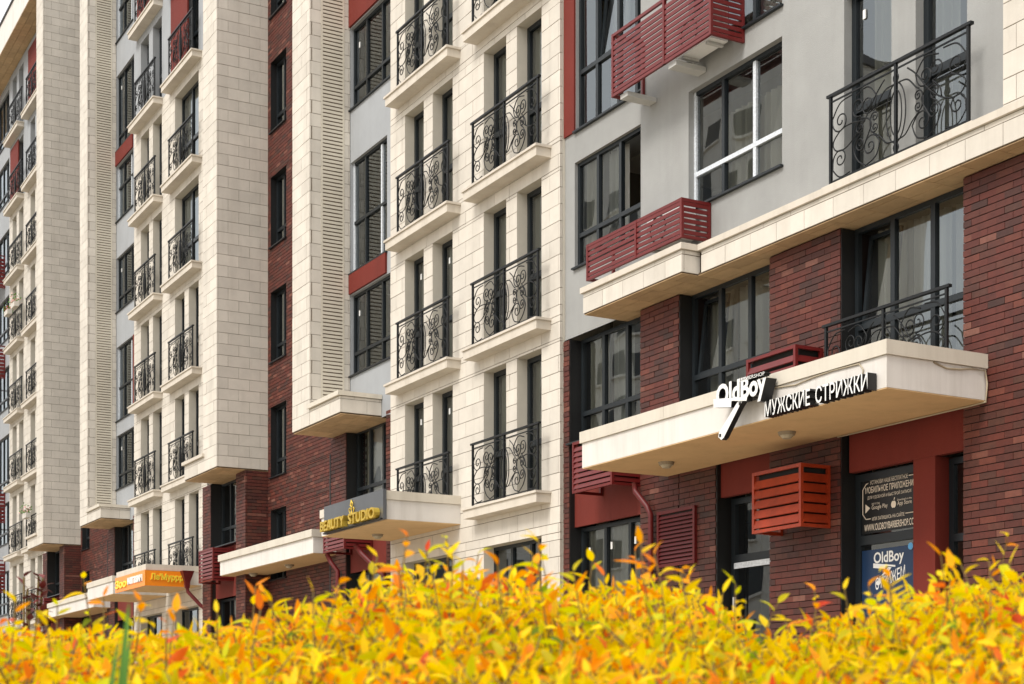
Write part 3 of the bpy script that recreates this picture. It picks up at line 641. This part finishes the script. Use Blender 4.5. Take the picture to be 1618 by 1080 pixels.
# ------------------------------------------------------------------ cages for air conditioners
CG = 'red metal cages round air conditioners'
def cage(label, x0, x1, y0, y1, z0, z1, pitch, sh, m, post=None, brackets=(), closed=False, tilt=0.):
    c = thing('air_conditioner_cage', label, 'cage', ((x0 + x1) / 2, y1, z0), CG); f = MB(); e = .045
    for x in (x0, x1 - e): f.box(x, x + e, y0, y0 + e, z0, z1)
    f.box(x1 - e, x1, y1 - e, y1, z0, z1); f.box(x0, x0 + e, y1 - e, y1, z0, z1)
    for z in (z0, z1 - e):
        f.box(x0 + e, x1 - e, y0 + .002, y0 + e - .002, z, z + e); f.box(x1 - e + .002, x1 - .002, y0 + e, y1 - e, z, z + e); f.box(x0 + .002, x0 + e - .002, y0 + e, y1 - e, z, z + e)
    if post: f.box(post - e / 2, post + e / 2, y0 - .003, y0 + e, z0, z1)
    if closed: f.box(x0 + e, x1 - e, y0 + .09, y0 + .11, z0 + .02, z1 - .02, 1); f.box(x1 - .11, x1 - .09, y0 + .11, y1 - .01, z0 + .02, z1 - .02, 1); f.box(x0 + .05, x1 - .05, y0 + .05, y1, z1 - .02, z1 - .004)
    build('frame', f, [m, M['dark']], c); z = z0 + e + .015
    while z + sh < z1 - e + .01:
        for nm, a in (('f', (x0 + e, x1 - e)), ('s', (y0 + e, y1 - e))):
            if nm == 'f': o_ = block('slat', m, c, a[0], a[1], y0 + .006, y0 + .026, z, z + sh); o_.rotation_euler.x = -tilt
            else: o_ = block('slat', m, c, x1 - .026, x1 - .006, a[0], a[1], z, z + sh); o_.rotation_euler.y = -tilt
        z += pitch
    for (bx0, bx1, bz0, bz1) in brackets: build('bracket', MB().box(bx0, bx1, y0 + .06, y1, bz0, bz1), M['concrete'], c)
    return c
cage('large red slatted cage high under the top window, on grey brackets', -20.47, -17.87, 13.10, 13.70, 9.64, 10.62, .083, .056, M['redmetal'], post=-19.05, brackets=[(-20.3, -20.1, 9.56, 9.63), (-19.0, -18.8, 9.56, 9.63)])
cage('red slatted cage standing on the stone ledge', -21.33, -18.68, 13.17, 13.70, 7.0, 7.58, .083, .056, M['redmetal'], post=-19.9)
cage('red louvred cage standing on the barber shop canopy below the tall window', -17.28, -16.22, 13.27, 13.74, 4.26, 4.93, .13, .09, M['redmetal'], closed=True, tilt=.3)
cage('red louvred cage half hidden behind the left end of the barber shop canopy', -21.93, -20.72, 13.27, 13.84, 3.66, 4.50, .088, .068, M['redmetal'], closed=True, tilt=.25)
cage('orange-red louvred cage on the brick pier beside the poster window', -17.11, -16.07, 13.24, 13.744, 2.50, 3.336, .135, .115, M['orange'], closed=True, tilt=.3)
cage('dull red louvred cage beside the beauty studio sign', -32.53, -31.33, 13.17, 13.85, 3.64, 4.48, .088, .068, M['redmetal'], closed=True, tilt=.25)
cage('red louvred cage left of the long low canopy near the orange sign', -41.35, -40.15, 13.1, 13.69, 3.62, 4.5, .1, .075, M['redmetal'], closed=True, tilt=.25)
cage('small far red louvred cage low behind the dark red shrub', -61.7, -60.5, 13.1, 13.69, 3.62, 4.5, .1, .075, M['redmetal'], closed=True, tilt=.25)
for z, w in ((19.4, 'topmost'), (15.4, 'second from the top'), (9.0, 'third from the top'), (5.9, 'lowest')):
    cage('small red slatted cage at the left picture edge, %s of four' % w, -74.0, -71.2, 13.05, 13.74, z - .45, z + 1.0, .16, .12, M['redmetal'])

def ac(x, y, z, label):
    a = thing('air_conditioner', label, 'air conditioner', (x, y, z), 'air conditioner units inside the slatted cages')
    build('casing', MB().box(x - .42, x + .42, y - .15, y + .15, z + .04, z + .55), M['white'], a)
    build('fan_grille', MB().tube([(x - .12 + .2 * cos(i * pi / 10), y - .155, z + .3 + .2 * sin(i * pi / 10)) for i in range(20)], .012, 5, True), M['black'], a)
    for dx in (-.3, .3): build('foot', MB().box(x + dx - .03, x + dx + .03, y - .14, y + .14, z, z + .038), M['concrete'], a)
ac(-18.55, 13.45, 9.69, 'white air conditioner unit behind the slats of the high cage on brackets')
ac(-19.35, 13.45, 7.05, 'white air conditioner unit behind the slats of the cage on the stone ledge')

# ------------------------------------------------------------------ vent, pipes, lamps, cables
v = thing('wall_vent', 'red louvred vent grille on the brick pier left of the shop door', 'vent', (-19.6, 13.74, 2.41))
f = MB(); x0, x1, z0, z1 = -20.1, -19.1, 2.30, 3.17
for q in ((x0, x0 + .05, z0, z1), (x1 - .05, x1, z0, z1), (x0 + .05, x1 - .05, z0, z0 + .05), (x0 + .05, x1 - .05, z1 - .05, z1)): f.box(q[0], q[1], 13.70, 13.748, q[2], q[3])
f.box(x0 + .05, x1 - .05, 13.742, 13.747, z0 + .05, z1 - .05, 1); build('frame', f, [M['darkred'], M['dark']], v)
z = z0 + .06
while z < z1 - .1: o_ = block('slat', M['darkred'], v, x0 + .05, x1 - .05, 13.712, 13.722, z, z + .05); o_.rotation_euler.x = -.5; z += .062
PG = 'dark red rain pipes'
tag(build('drainpipe', MB().tube([(-20.60, 13.62, 3.69), (-20.58, 13.62, 3.55), (-20.30, 13.66, 3.28), (-20.22, 13.67, 3.15), (-20.22, 13.67, -.2)], .046, 10), M['darkred'], smooth=True), 'red drainpipe below the left end of the barber shop canopy', 'drainpipe', PG)
tag(build('drainpipe', MB().tube([(-31.0, 13.3, 3.69), (-30.9, 13.4, 3.5), (-30.35, 13.62, 3.05), (-30.22, 13.68, 2.9), (-30.22, 13.68, -.2)], .06, 10), M['darkred'], smooth=True), 'dark red bent drainpipe under the beauty studio canopy', 'drainpipe', PG)
tag(build('drainpipe', MB().tube([(-33.1, 13.5, 3.69), (-33.0, 13.55, 3.5), (-32.85, 13.66, 3.3), (-32.85, 13.66, -.2)], .055, 10), M['darkred'], smooth=True), 'dark red drainpipe on the brick pier below the dull red cage', 'drainpipe', PG)
hp = thing('rain_hopper', 'dark red rain hopper and bent pipe beside the orange sign', 'drainpipe', (-42.8, 13.25, 3.6))
f = MB(); i0 = 0
for z, r in ((4.08, .17), (3.78, .075), (3.6, .06)):
    for (sx, sy) in ((-1, -1), (1, -1), (1, 1), (-1, 1)): f.v.append((-42.72 + sx * r * .8, 13.2 + sy * r, z))
for l in range(2):
    for q in range(4): f.f.append((l * 4 + q, l * 4 + (q + 1) % 4, l * 4 + 4 + (q + 1) % 4, l * 4 + 4 + q)); f.m.append(0)
f.f.append((0, 1, 2, 3)); f.m.append(0)
build('funnel', f, M['darkred'], hp); build('pipe', MB().tube([(-42.72, 13.2, 3.65), (-42.72, 13.22, 3.5), (-42.55, 13.55, 3.1), (-42.5, 13.66, 3.0), (-42.5, 13.66, -.2)], .055, 8), M['darkred'], hp, smooth=True)
LG = 'round soffit lamps under the canopies'
def lamp(x, y, z, label):
    l = thing('soffit_lamp', label, 'lamp', (x, y, z), LG)
    build('lamp_ring', MB().cyl((x, y), .105, .12, z - .045, z, 18), M['lampgrey'], l); build('lamp_shade', MB().cyl((x, y), .055, .09, z - .085, z - .045, 18), M['lampglass'], l, smooth=False)
lamp(-16.0, 12.95, 3.70, 'round lamp under the barber shop canopy, below the long word sign')
lamp(-18.75, 12.95, 3.70, 'round lamp under the barber shop canopy, near its left end')
lamp(-29.05, 12.95, 3.70, 'small lamp under the beauty studio canopy')
lamp(-35.9, 13.65, 3.70, 'lamp under the long low canopy, nearer to the dull red cage'); lamp(-38.5, 13.65, 3.70, 'lamp under the long low canopy, nearer to the orange sign')
pts = [(-19 + i * .9, 12.19, 4.075 - .03 * abs(sin(i * 1.7))) for i in range(6)]
tag(build('cable', MB().tube([(-15.3, 12.185, 4.07), (-14.9, 12.185, 4.03), (-14.55, 12.185, 4.06), (-14.2, 12.185, 4.07), (-13.75, 12.185, 4.06), (-13.68, 12.185, 3.98), (-13.70, 12.185, 3.9)], .009, 5), M['cable'], smooth=True), 'thin cable sagging under the coping above the long word sign', 'cable')
tag(build('cable', MB().tube([(-13.30, 12.9, 4.07), (-13.30, 13.1, 4.02), (-13.30, 13.3, 4.03), (-13.30, 13.5, 4.06), (-13.28, 13.70, 4.05), (-13.27, 13.72, 3.9), (-13.29, 13.72, 3.69), (-13.6, 13.72, 3.685), (-14.6, 13.72, 3.685), (-15.9, 13.72, 3.685)], .011, 5), M['cable'], smooth=True), 'cream cable running down the right end of the barber shop canopy', 'cable')

# ------------------------------------------------------------------ lettering
_fd = {}
def text_mesh(txt, ext=0., bold=0., space=1.):
    key = (txt, ext, bold, space)
    if key in _fd: return _fd[key]
    cu = bpy.data.curves.new('t', 'FONT'); cu.body = txt; cu.size = 1; cu.extrude = ext; cu.offset = bold; cu.resolution_u = 3; cu.space_character = space
    o_ = bpy.data.objects.new('t', cu); C.objects.link(o_); bpy.context.view_layer.update()
    me = bpy.data.meshes.new_from_object(o_.evaluated_get(bpy.context.evaluated_depsgraph_get()))
    v = [tuple(p.co) for p in me.vertices]; f = [tuple(p.vertices) for p in me.polygons]
    bpy.data.objects.remove(o_); bpy.data.curves.remove(cu); bpy.data.meshes.remove(me)
    xs = [p[0] for p in v]; zs = [p[1] for p in v]; _fd[key] = (v, f, min(xs), max(xs), min(zs), max(zs)); return _fd[key]
def split_letters(v, f):
    par = list(range(len(v)))
    def find(i):
        while par[i] != i: par[i] = par[par[i]]; i = par[i]
        return i
    for q in f:
        for k in q[1:]: par[find(k)] = find(q[0])
    comp = {}
    for q in f: comp.setdefault(find(q[0]), []).append(q)
    items = []
    for fs in comp.values():
        ids = {k for q in fs for k in q}; xs = [v[k][0] for k in ids]; items.append([min(xs), max(xs), fs])
    items.sort(key=lambda i: i[0]); out = []
    for it in items:
        if out and it[0] < out[-1][1] - .3 * (it[1] - it[0]): out[-1][1] = max(out[-1][1], it[1]); out[-1][2] += it[2]
        else: out.append(it)
    return [i[2] for i in out]
def lettering(parent, txt, P, a0, a1, z0, z1, depth, mats, name='letter', single=True, bold=0., shear=0.):
    """raised letters: front face mats[0], sides mats[1]; fitted to the rectangle a0..a1 x z0..z1 on wall frame P (front at d = 0)"""
    v, f, x0, x1, y0, y1 = text_mesh(txt, .5 if depth else 0., bold)
    sx, sz = (a1 - a0) / (x1 - x0), (z1 - z0) / (y1 - y0)
    w = [P(a0 + (p[0] - x0) * sx, (0 if p[2] > 0 else depth), z0 + (p[1] - y0) * sz + shear * (p[0] - x0) * sx) for p in v]
    for fs in (split_letters(v, f) if single else [f]):
        ids = sorted({k for q in fs for k in q}); mp = {k: i for i, k in enumerate(ids)}; b = MB(); b.v = [w[k] for k in ids]
        b.f = [tuple(mp[k] for k in q) for q in fs]; b.m = [0 if not depth or all(v[k][2] > 0 for k in q) else 1 for q in fs]
        build(name, b, mats, parent)
# barber shop logo: raised white letters with black sides and an open razor
s = thing('barber_shop_sign', 'white OldBoy letters and open razor sign on the canopy edge', 'sign', (-15.7, 12.17, 3.9)); P = FP(11.97); WB = [M['white'], M['black']]
lettering(s, 'OldBoy', P, -16.21, -15.19, 3.885, 4.245, .17, WB, bold=.035)
lettering(s, 'BARBERSHOP', P, -15.72, -15.22, 4.20, 4.245, .1, WB, single=False, name='lettering', shear=-.02)
def prism(parent, name, pts, P, d0, d1, mats):
    b = MB(); nn = len(pts); b.v = [P(a, d0, z) for a, z in pts] + [P(a, d1, z) for a, z in pts]
    b.f = [tuple(range(nn)), tuple(range(2 * nn - 1, nn - 1, -1))] + [(i, (i + 1) % nn, nn + (i + 1) % nn, nn + i) for i in range(nn)]; b.m = [0, 1] + [1] * nn
    return build(name, b, mats, parent)
PR = FP(11.95)
prism(s, 'blade', [(-16.24, 4.075), (-16.24, 3.965), (-15.87, 3.905), (-15.86, 3.985), (-15.55, 3.93), (-15.54, 3.975)], PR, 0, .09, WB)
prism(s, 'handle', [(-15.75, 3.965), (-15.65, 3.955), (-15.72, 3.90), (-16.05, 3.55), (-16.10, 3.53), (-16.165, 3.575), (-16.15, 3.63)], FP(11.97), 0, .08, WB)
for a, z in ((-16.12, 3.59), (-15.71, 3.925)): build('pivot', MB().box(a - .018, a + .018, 11.962, 11.972, z - .018, z + .018), M['black'], s)
s = thing('word_sign', 'long white Cyrillic word sign along the lower canopy edge', 'sign', (-14.4, 12.17, 3.69))
lettering(s, 'МУЖСКИЕ', FP(12.05), -15.32, -14.46, 3.695, 3.895, .135, WB, bold=.008); lettering(s, 'СТРИЖКИ', FP(12.05), -14.36, -13.46, 3.695, 3.895, .135, WB, bold=.008)
# beauty studio
s = thing('beauty_studio_sign', 'black sign panel with gold raised beauty studio letters', 'sign', (-28.2, 12.1, 3.7)); GG = [M['gold'], M['gold']]
build('sign_panel', MB().box(-29.66, -26.73, 12.03, 12.098, 3.705, 4.27), M['panel'], s); build('base_strip', MB().box(-29.62, -26.75, 11.98, 12.028, 3.70, 3.725), M['black'], s)
lettering(s, 'BEAUTY', FP(11.90), -29.56, -28.33, 3.735, 3.945, .125, GG, bold=.022); lettering(s, 'STUDIO', FP(11.90), -28.12, -26.86, 3.735, 3.945, .125, GG, bold=.022)
def ribbon(parent, name, pts, y, r, m): build(name, MB().tube([(a, y, z) for a, z in pts], r, 5), m, parent, smooth=True)
for sg in (-1, 1):
    ribbon(s, 'emblem_scroll', [(-28.2 + sg * .02, 3.97), (-28.2 + sg * .10, 4.0), (-28.2 + sg * .13, 4.06), (-28.2 + sg * .08, 4.09), (-28.2 + sg * .05, 4.05)], 12.015, .011, M['gold'])
    ribbon(s, 'emblem_scroll', [(-28.2 + sg * .01, 4.10), (-28.2 + sg * .06, 4.13), (-28.2 + sg * .05, 4.18), (-28.2, 4.21)], 12.015, .010, M['gold'])
ribbon(s, 'emblem_stem', [(-28.2, 3.96), (-28.19, 4.05), (-28.21, 4.14), (-28.2, 4.24)], 12.01, .011, M['gold'])
# orange corner sign
s = thing('orange_corner_sign', 'orange sign wrapped round a canopy corner with yellow letters', 'sign', (-42.9, 12.1, 3.64))
f = MB().box(-46.02, -42.86, 12.04, 12.075, 3.64, 4.08); f.box(-42.905, -42.862, 12.077, 13.15, 3.64, 4.07); build('sign_panel', f, M['orangesign'], s)
lettering(s, "Ле'Муррр", RP(-42.835), 12.20, 13.13, 3.76, 3.99, .03, [M['yellow'], M['yellow']], bold=.03)
lettering(s, 'Зоо', FP(12.01), -45.95, -44.75, 3.74, 3.98, .03, [M['yellow'], M['yellow']], bold=.03)
lettering(s, 'магазин', FP(12.01), -44.6, -43.1, 3.78, 3.98, .03, [M['white'], M['white']], bold=.04)
# print on the shop window
s = thing('window_poster', 'cream lettering about a mobile app printed on the dark shop window', 'poster', (-15.2, 14.09, 2.4)); PP = FP(14.012); pm = [M['pale']]
build('backing', MB().box(-15.78, -14.70, 14.018, 14.023, 2.40, 3.13), M['black'], s)
def ptext(txt, a0, a1, z0, z1, bold=0.): lettering(s, txt, PP, a0, a1, z0, z1, 0, pm, name='print', single=False, bold=bold)
ptext('УСТАНОВИ НАШЕ БЕСПЛАТНОЕ', -15.60, -14.90, 3.035, 3.09); ptext('МОБИЛЬНОЕ ПРИЛОЖЕНИЕ', -15.69, -14.76, 2.925, 3.01, .01); ptext('ДЛЯ УДОБНОЙ И БЫСТРОЙ ЗАПИСИ', -15.65, -14.84, 2.84, 2.90)
ptext('GET IT ON', -15.57, -15.42, 2.765, 2.79); ptext('Google Play', -15.57, -15.27, 2.69, 2.76); ptext('Download on the', -15.09, -14.83, 2.765, 2.79); ptext('App Store', -15.09, -14.83, 2.69, 2.76)
ptext('ИЛИ ЗАПИШИСЬ НА САЙТЕ', -15.56, -14.96, 2.56, 2.62); ptext('WWW.OLDBOYBARBERSHOP.COM', -15.71, -14.74, 2.43, 2.52, .008)
b = MB(); b.v = [PP(a, 0, z) for a, z in ((-15.69, 2.79), (-15.69, 2.67), (-15.60, 2.73))]; b.f = [(0, 1, 2)]; b.m = [0]; build('print', b, pm, s)
b = MB(); ap = [(.045 * cos(2 * pi * i / 16) * (1 - .12 * (sin(2 * pi * i / 16) > .8)), .05 * sin(2 * pi * i / 16) * (.82 if i == 4 or i == 12 else 1)) for i in range(16)]
b.v = [PP(-15.16 + x, 0, 2.73 + z) for x, z in ap]; b.f = [tuple(range(16))]; b.m = [0]; build('print', b, pm, s)
b = MB(); b.v = [PP(a, 0, z) for a, z in ((-15.16, 2.785), (-15.148, 2.815), (-15.132, 2.82), (-15.142, 2.79))]; b.f = [(0, 1, 2, 3)]; b.m = [0]; build('print', b, pm, s)
b = MB()
for (p, q) in (((-15.64, 3.06), (-15.68, 3.05)), ((-15.68, 3.05), (-15.74, 2.98)), ((-15.74, 2.98), (-15.74, 2.66)), ((-15.74, 2.66), (-15.68, 2.59)), ((-15.68, 2.59), (-15.59, 2.59)), ((-14.94, 2.59), (-14.75, 2.59)), ((-14.88, 3.065), (-14.75, 3.065))):
    b.tube([PP(p[0], 0, p[1]), PP(q[0], 0, q[1])], .006, 4)
build('print', b, pm, s)
s = thing('door_poster', 'dark blue poster with white OldBoy logo behind the lower shop glass', 'poster', (-15.2, 14.09, 1.6)); WW = [M['white']]
build('backing', MB().box(-15.78, -14.70, 14.016, 14.022, 1.0, 2.18), M['blue'], s); PP = FP(14.012)
lettering(s, 'OldBoy', PP, -15.53, -14.97, 1.95, 2.14, 0, WW, name='print', single=False, bold=.02)
prism(s, 'print', [(-15.54, 2.0), (-15.54, 1.94), (-15.32, 1.91), (-15.31, 1.95), (-15.13, 1.92), (-15.13, 1.945)], FP(14.012), 0, .004, [M['white'], M['white']])
prism(s, 'print', [(-15.26, 1.93), (-15.20, 1.92), (-15.44, 1.70), (-15.51, 1.73)], FP(14.012), 0, .004, [M['white'], M['white']])
lettering(s, 'СТРИЖЕМ', PP, -15.50, -14.95, 1.64, 1.80, 0, WW, name='print', single=False, bold=.01, shear=.25)
tag(prism(None, 'sticker', [(-14.84 + .045 * cos(i * pi / 8), 2.16 + .045 * sin(i * pi / 8)) for i in range(16)], FP(14.0), 0, .004, [mat('sticker_blue', (.10, .35, .65), .4), M['white']]), 'round light blue sticker on the shop glass beside the red pillar', 'sticker')

# ------------------------------------------------------------------ flower boxes on the far balconies
FG = 'flower boxes on the far balconies'
def flowers(x, y, z, label, m1, seed):
    t_ = thing('flower_box', label, 'flower box', (x, y, z), FG); rr = random.Random(seed)
    build('pot', MB().box(x - .35, x + .35, y - .1, y + .1, z, z + .2), M['terracotta'], t_); fo = MB(); pe = MB()
    for i in range(90):
        a, b_, c_ = x + rr.gauss(0, .2), y + rr.gauss(0, .1), z + .2 + abs(rr.gauss(0, .16)); r = .05; u = Vector((rr.gauss(0, 1), rr.gauss(0, 1), rr.gauss(0, 1))).normalized(); w = u.orthogonal().normalized(); h = u.cross(w)
        q = [tuple(Vector((a, b_, c_)) + r * (sx * w + sz * h)) for sx, sz in ((-1, 0), (0, -.6), (1, 0), (0, .6))]; (pe if i % 3 == 0 else fo).quad(*q)
    build('foliage', fo, M['greenleaf'], t_, kind='stuff'); build('blossom', pe, m1, t_, kind='stuff')
flowers(-68.3, 13.3, 17.05, 'flower box with red blossoms on the railing of a far left balcony', M['petal'], 1)
flowers(-66.9, 13.3, 17.05, 'flower box with pink blossoms next to the red one on a far balcony', M['petalw'], 2)
flowers(-64.6, 13.3, 8.0, 'flower box with pale trailing plants on a far balcony beside the stone tower', M['petalw'], 3)

# ------------------------------------------------------------------ golden hedge in front
rv, fv = Vector((ca, sa, 0)), Vector((-sa, ca, 0))           # along the hedge, away from the street side
def HP(p, q, z): return rv * p + fv * q + Vector((0, 0, z))
hedge = thing('hedge', 'golden yellow hedge with orange shoot tips along the bottom of the picture', 'hedge', tuple(HP(0, 3, -1.3)))
PROF = [(-.42, .075), (-.33, .073), (-.30, .070), (-.22, .068), (-.165, .080), (-.125, .085), (-.085, .104), (-.05, .112), (-.02, .104), (.01, .104), (.04, .098), (.065, .098), (.095, .104), (.12, .092), (.16, .072), (.195, .070), (.22, .084), (.245, .094), (.28, .104), (.31, .100), (.34, .108), (.42, .10)]
def prof(u):
    for (a, b_), (c_, d) in zip(PROF, PROF[1:]):
        if a <= u <= c_: return b_ + (d - b_) * (u - a) / (c_ - a)
    return .08
LV = []                                                     # leaf shapes: folded, curved, lanceolate
for i in range(6):
    rr = random.Random(i); b = MB(); N = 6; bend = rr.uniform(-.2, 1.1); fold = rr.uniform(.12, .45); pts = []
    for j in range(N + 1):
        s_ = j / N; wdt = .20 * (sin(pi * min(1, s_ ** .8)) ** .85) * (1 - .25 * s_) + .004; z = -bend * s_ * s_ * .5 + .12 * s_
        pts.append(((-wdt, s_, z + fold * wdt), (0, s_, z), (wdt, s_, z + fold * wdt)))
    for j in range(N): b.quad(pts[j][0], pts[j][1], pts[j + 1][1], pts[j + 1][0]); b.quad(pts[j][1], pts[j][2], pts[j + 1][2], pts[j + 1][1])
    # shared vertices so that the leaf is one surface
    vv = [p for row in pts for p in row]; b2 = MB(); b2.v = vv
    for j in range(N):
        for k in (0, 1): b2.f.append((j * 3 + k, j * 3 + k + 1, j * 3 + 4 + k, j * 3 + 3 + k)); b2.m.append(0)
    LV.append(b2)
rr = random.Random(5); leaves = []; stems = MB(); stemr = .0015
def shoot(p, q, z, L, tip, tall):
    sg = .22 if tall else .55; lean = Vector((rr.gauss(0, sg), rr.gauss(0, sg), 1)).normalized(); base = HP(p, q, z) - lean * L
    side = lean.orthogonal().normalized(); side.rotate(Matrix.Rotation(rr.uniform(0, 6.28), 3, lean)); sidec = side
    pts = [tuple(base + lean * L * s_ + sidec * .03 * sin(2 * s_)) for s_ in (0, .25, .5, .75, 1)]
    stems.tube(pts, stemr, 4)
    nn = int(L / .020); ang = rr.uniform(0, 6.28)
    for i in range(nn):
        s_ = 1 - i * .020 / L
        if s_ < (.25 if tall else .1): break
        c_ = base + lean * L * s_ + sidec * .03 * sin(2 * s_); ang += 2.4 + rr.uniform(-.3, .3)
        out_ = Matrix.Rotation(ang, 3, lean) @ side; el = (.8 - .25 * i if i < 4 else -.1) + rr.uniform(-.35, .35)
        d = (out_ * cos(el) + lean * sin(el)).normalized(); ln = rr.uniform(.034, .062) * (.72 if i < 2 else 1) * (1 - .02 * i)
        up = (lean - d * lean.dot(d)).normalized(); up.rotate(Matrix.Rotation(rr.uniform(-.6, .6), 3, d)); x = d.cross(up)
        pt = rr.random()
        if tip > .80 and i < 4: mi = 2 if pt < .5 else (3 if pt < .6 else 0)
        elif i < 3 and pt < .15: mi = 2 if pt < .125 else 3
        elif i > 4 and pt > .80: mi = 4
        elif pt < .74 - .04 * i: mi = 0
        elif pt < .97: mi = 1
        else: mi = 2
        leaves.append((c_, x, d, up, ln, mi, rr.randrange(6)))
for i in range(5200):
    q = 2.15 + 1.75 * rr.random(); u = rr.uniform(-.42, .42); p = u * q
    top = prof(u) * q * (.40 + .60 * min(1, (q - 2.1) / 1.15)) - .066
    z = top - abs(rr.gauss(0, .05)) if rr.random() < .62 else top - rr.uniform(0, .30)
    shoot(p, q, z, rr.uniform(.14, .24), rr.random(), False)
for u, y in ((-.268, 905), (-.245, 935), (-.195, 955), (-.157, 917), (-.163, 940), (-.12, 905), (-.105, 925), (-.083, 873), (-.0655, 838), (-.05, 842), (-.04, 870), (-.018, 862), (.0, 880), (.012, 840), (.022, 866), (.045, 890), (.055, 878), (.08, 868), (.092, 845), (.105, 900), (.115, 884), (.135, 912), (.175, 945), (.195, 952), (.22, 915), (.232, 890), (.25, 900), (.275, 868), (.285, 880), (.30, 872), (.312, 885), (.324, 842), (.335, 850), (-.30, 945), (-.32, 935), (-.22, 950)):
    for r_ in range(2):
        q = rr.uniform(2.8, 3.5); shoot((u + (rr.gauss(0, .007) if r_ else 0)) * q, q, (1131 - y - (rr.uniform(0, 38) if r_ else 0)) / 2458 * q - .012, rr.uniform(.22, .32), .85 if rr.random() < .5 else .2, True)
def key(l): return 0
def place(l, vlist): 
    c_, x, d, up, ln = l[:5]; return [tuple(c_ + ln * (v[0] * x + v[1] * d + v[2] * up)) for v in vlist]
order = sorted(range(len(leaves)), key=lambda i: (0 if leaves[i][0].z / (leaves[i][0].dot(fv)) > .02 else 1, leaves[i][0].dot(fv) - 6 * max(0, leaves[i][0].z / leaves[i][0].dot(fv) - .06)))
lm = {}
fol = MB()
for n_, i in enumerate(order):
    l = leaves[i]; sh = LV[l[6]]
    if n_ < 300:
        k = (l[6], l[5])
        if k not in lm: lm[k] = sh.mesh('leaf', LEAF[l[5]], smooth=True)
        o_ = link('leaf', lm[k], hedge, tuple(l[0])); m_ = Matrix((l[1], l[2], l[3])).transposed() * l[4]
        o_.matrix_local = Matrix.Translation(o_.location) @ m_.to_4x4()
    else:
        i0 = len(fol.v); fol.v += place(l, sh.v); fol.f += [tuple(i0 + k for k in q) for q in sh.f]; fol.m += [l[5]] * len(sh.f)
build('foliage', fol, LEAF, hedge, kind='stuff', smooth=True); build('stem', stems, M['stem'], hedge, kind='stuff')
tr_ = MB()
for i in range(26): p = -1.7 + i * .135; tr_.tube([tuple(HP(p, 3.0, -1.3)), tuple(HP(p + rr.uniform(-.1, .1), 3.0 + rr.uniform(-.3, .3), -.6)), tuple(HP(p + rr.uniform(-.2, .2), 3 + rr.uniform(-.4, .4), -.05))], .008, 5)
build('branch', tr_, M['stem'], hedge, kind='stuff')
o = build('planting_bed', MB().box(-4, 4, -1, 1, -.01, .06), M['soil'], kind='structure', at=(0, 0, 0)); o.matrix_world = Matrix.Translation(HP(0, 3.1, -1.3)) @ Matrix(((ca, -sa, 0), (sa, ca, 0), (0, 0, 1))).to_4x4()
# grass blades in the hedge
gr = thing('grass_tuft', 'few long green grass blades sticking out of the hedge', 'grass', tuple(HP(-.58, 2.05, -1.3)))
for (u0, y0, u1, y1, u2, y2, w) in ((-.266, 1125, -.250, 1010, -.246, 950, .010), (-.267, 1125, -.262, 1050, -.252, 1012, .008), (-.259, 1125, -.253, 1040, -.243, 1000, .007)):
    q = 2.05; b = MB(); P0, P1, P2 = [HP(u * q, q, (1131 - y) / 2458 * q) for u, y in ((u0, y0 + 500), (u1, y1), (u2, y2))]; prev = None
    for i in range(13):
        s_ = i / 12; c_ = P0 * (1 - s_) ** 2 + 2 * P1 * s_ * (1 - s_) + P2 * s_ * s_; ww = w * (1 - s_) ** .7
        row = (tuple(c_ - rv * ww), tuple(c_ + fv * ww * .5), tuple(c_ + rv * ww))
        if prev: b.quad(prev[0], prev[1], row[1], row[0]); b.quad(prev[1], prev[2], row[2], row[1])
        prev = row
    build('blade', b, M['greenleaf'], gr, smooth=True)
# dark red shrub behind the hedge, far left
rs = thing('red_leaved_shrub', 'dark red leaved shoot rising behind the hedge at the far left', 'shrub', tuple(HP(-1.85, 5.8, -1.3)))
b = MB(); st = MB()
for i in range(7):
    q = 5.8; u = -.309 + rr.uniform(-.009, .009); top = HP(u * q, q, (1131 - rr.uniform(905, 950)) / 2458 * q); bot = HP(-.309 * q, q, -1.2); st.tube([tuple(bot), tuple(bot.lerp(top, .6) + rv * rr.uniform(-.03, .03)), tuple(top)], .004, 4)
    for j in range(16):
        c_ = top - Vector((0, 0, 1)) * j * .028; a = rr.uniform(0, 6.28); d = Vector((cos(a), sin(a), rr.uniform(.0, .8))).normalized(); up = Vector((0, 0, 1)); x = d.cross(up).normalized(); up = x.cross(d)
        sh = LV[rr.randrange(6)]; i0 = len(b.v); b.v += place((c_, x * 1.5, d, up, rr.uniform(.034, .050)), sh.v); b.f += [tuple(i0 + k for k in q_) for q_ in sh.f]; b.m += [0] * len(sh.f)
build('foliage', b, M['redleaf'], rs, kind='stuff', smooth=True); build('stem', st, M['stem'], rs)
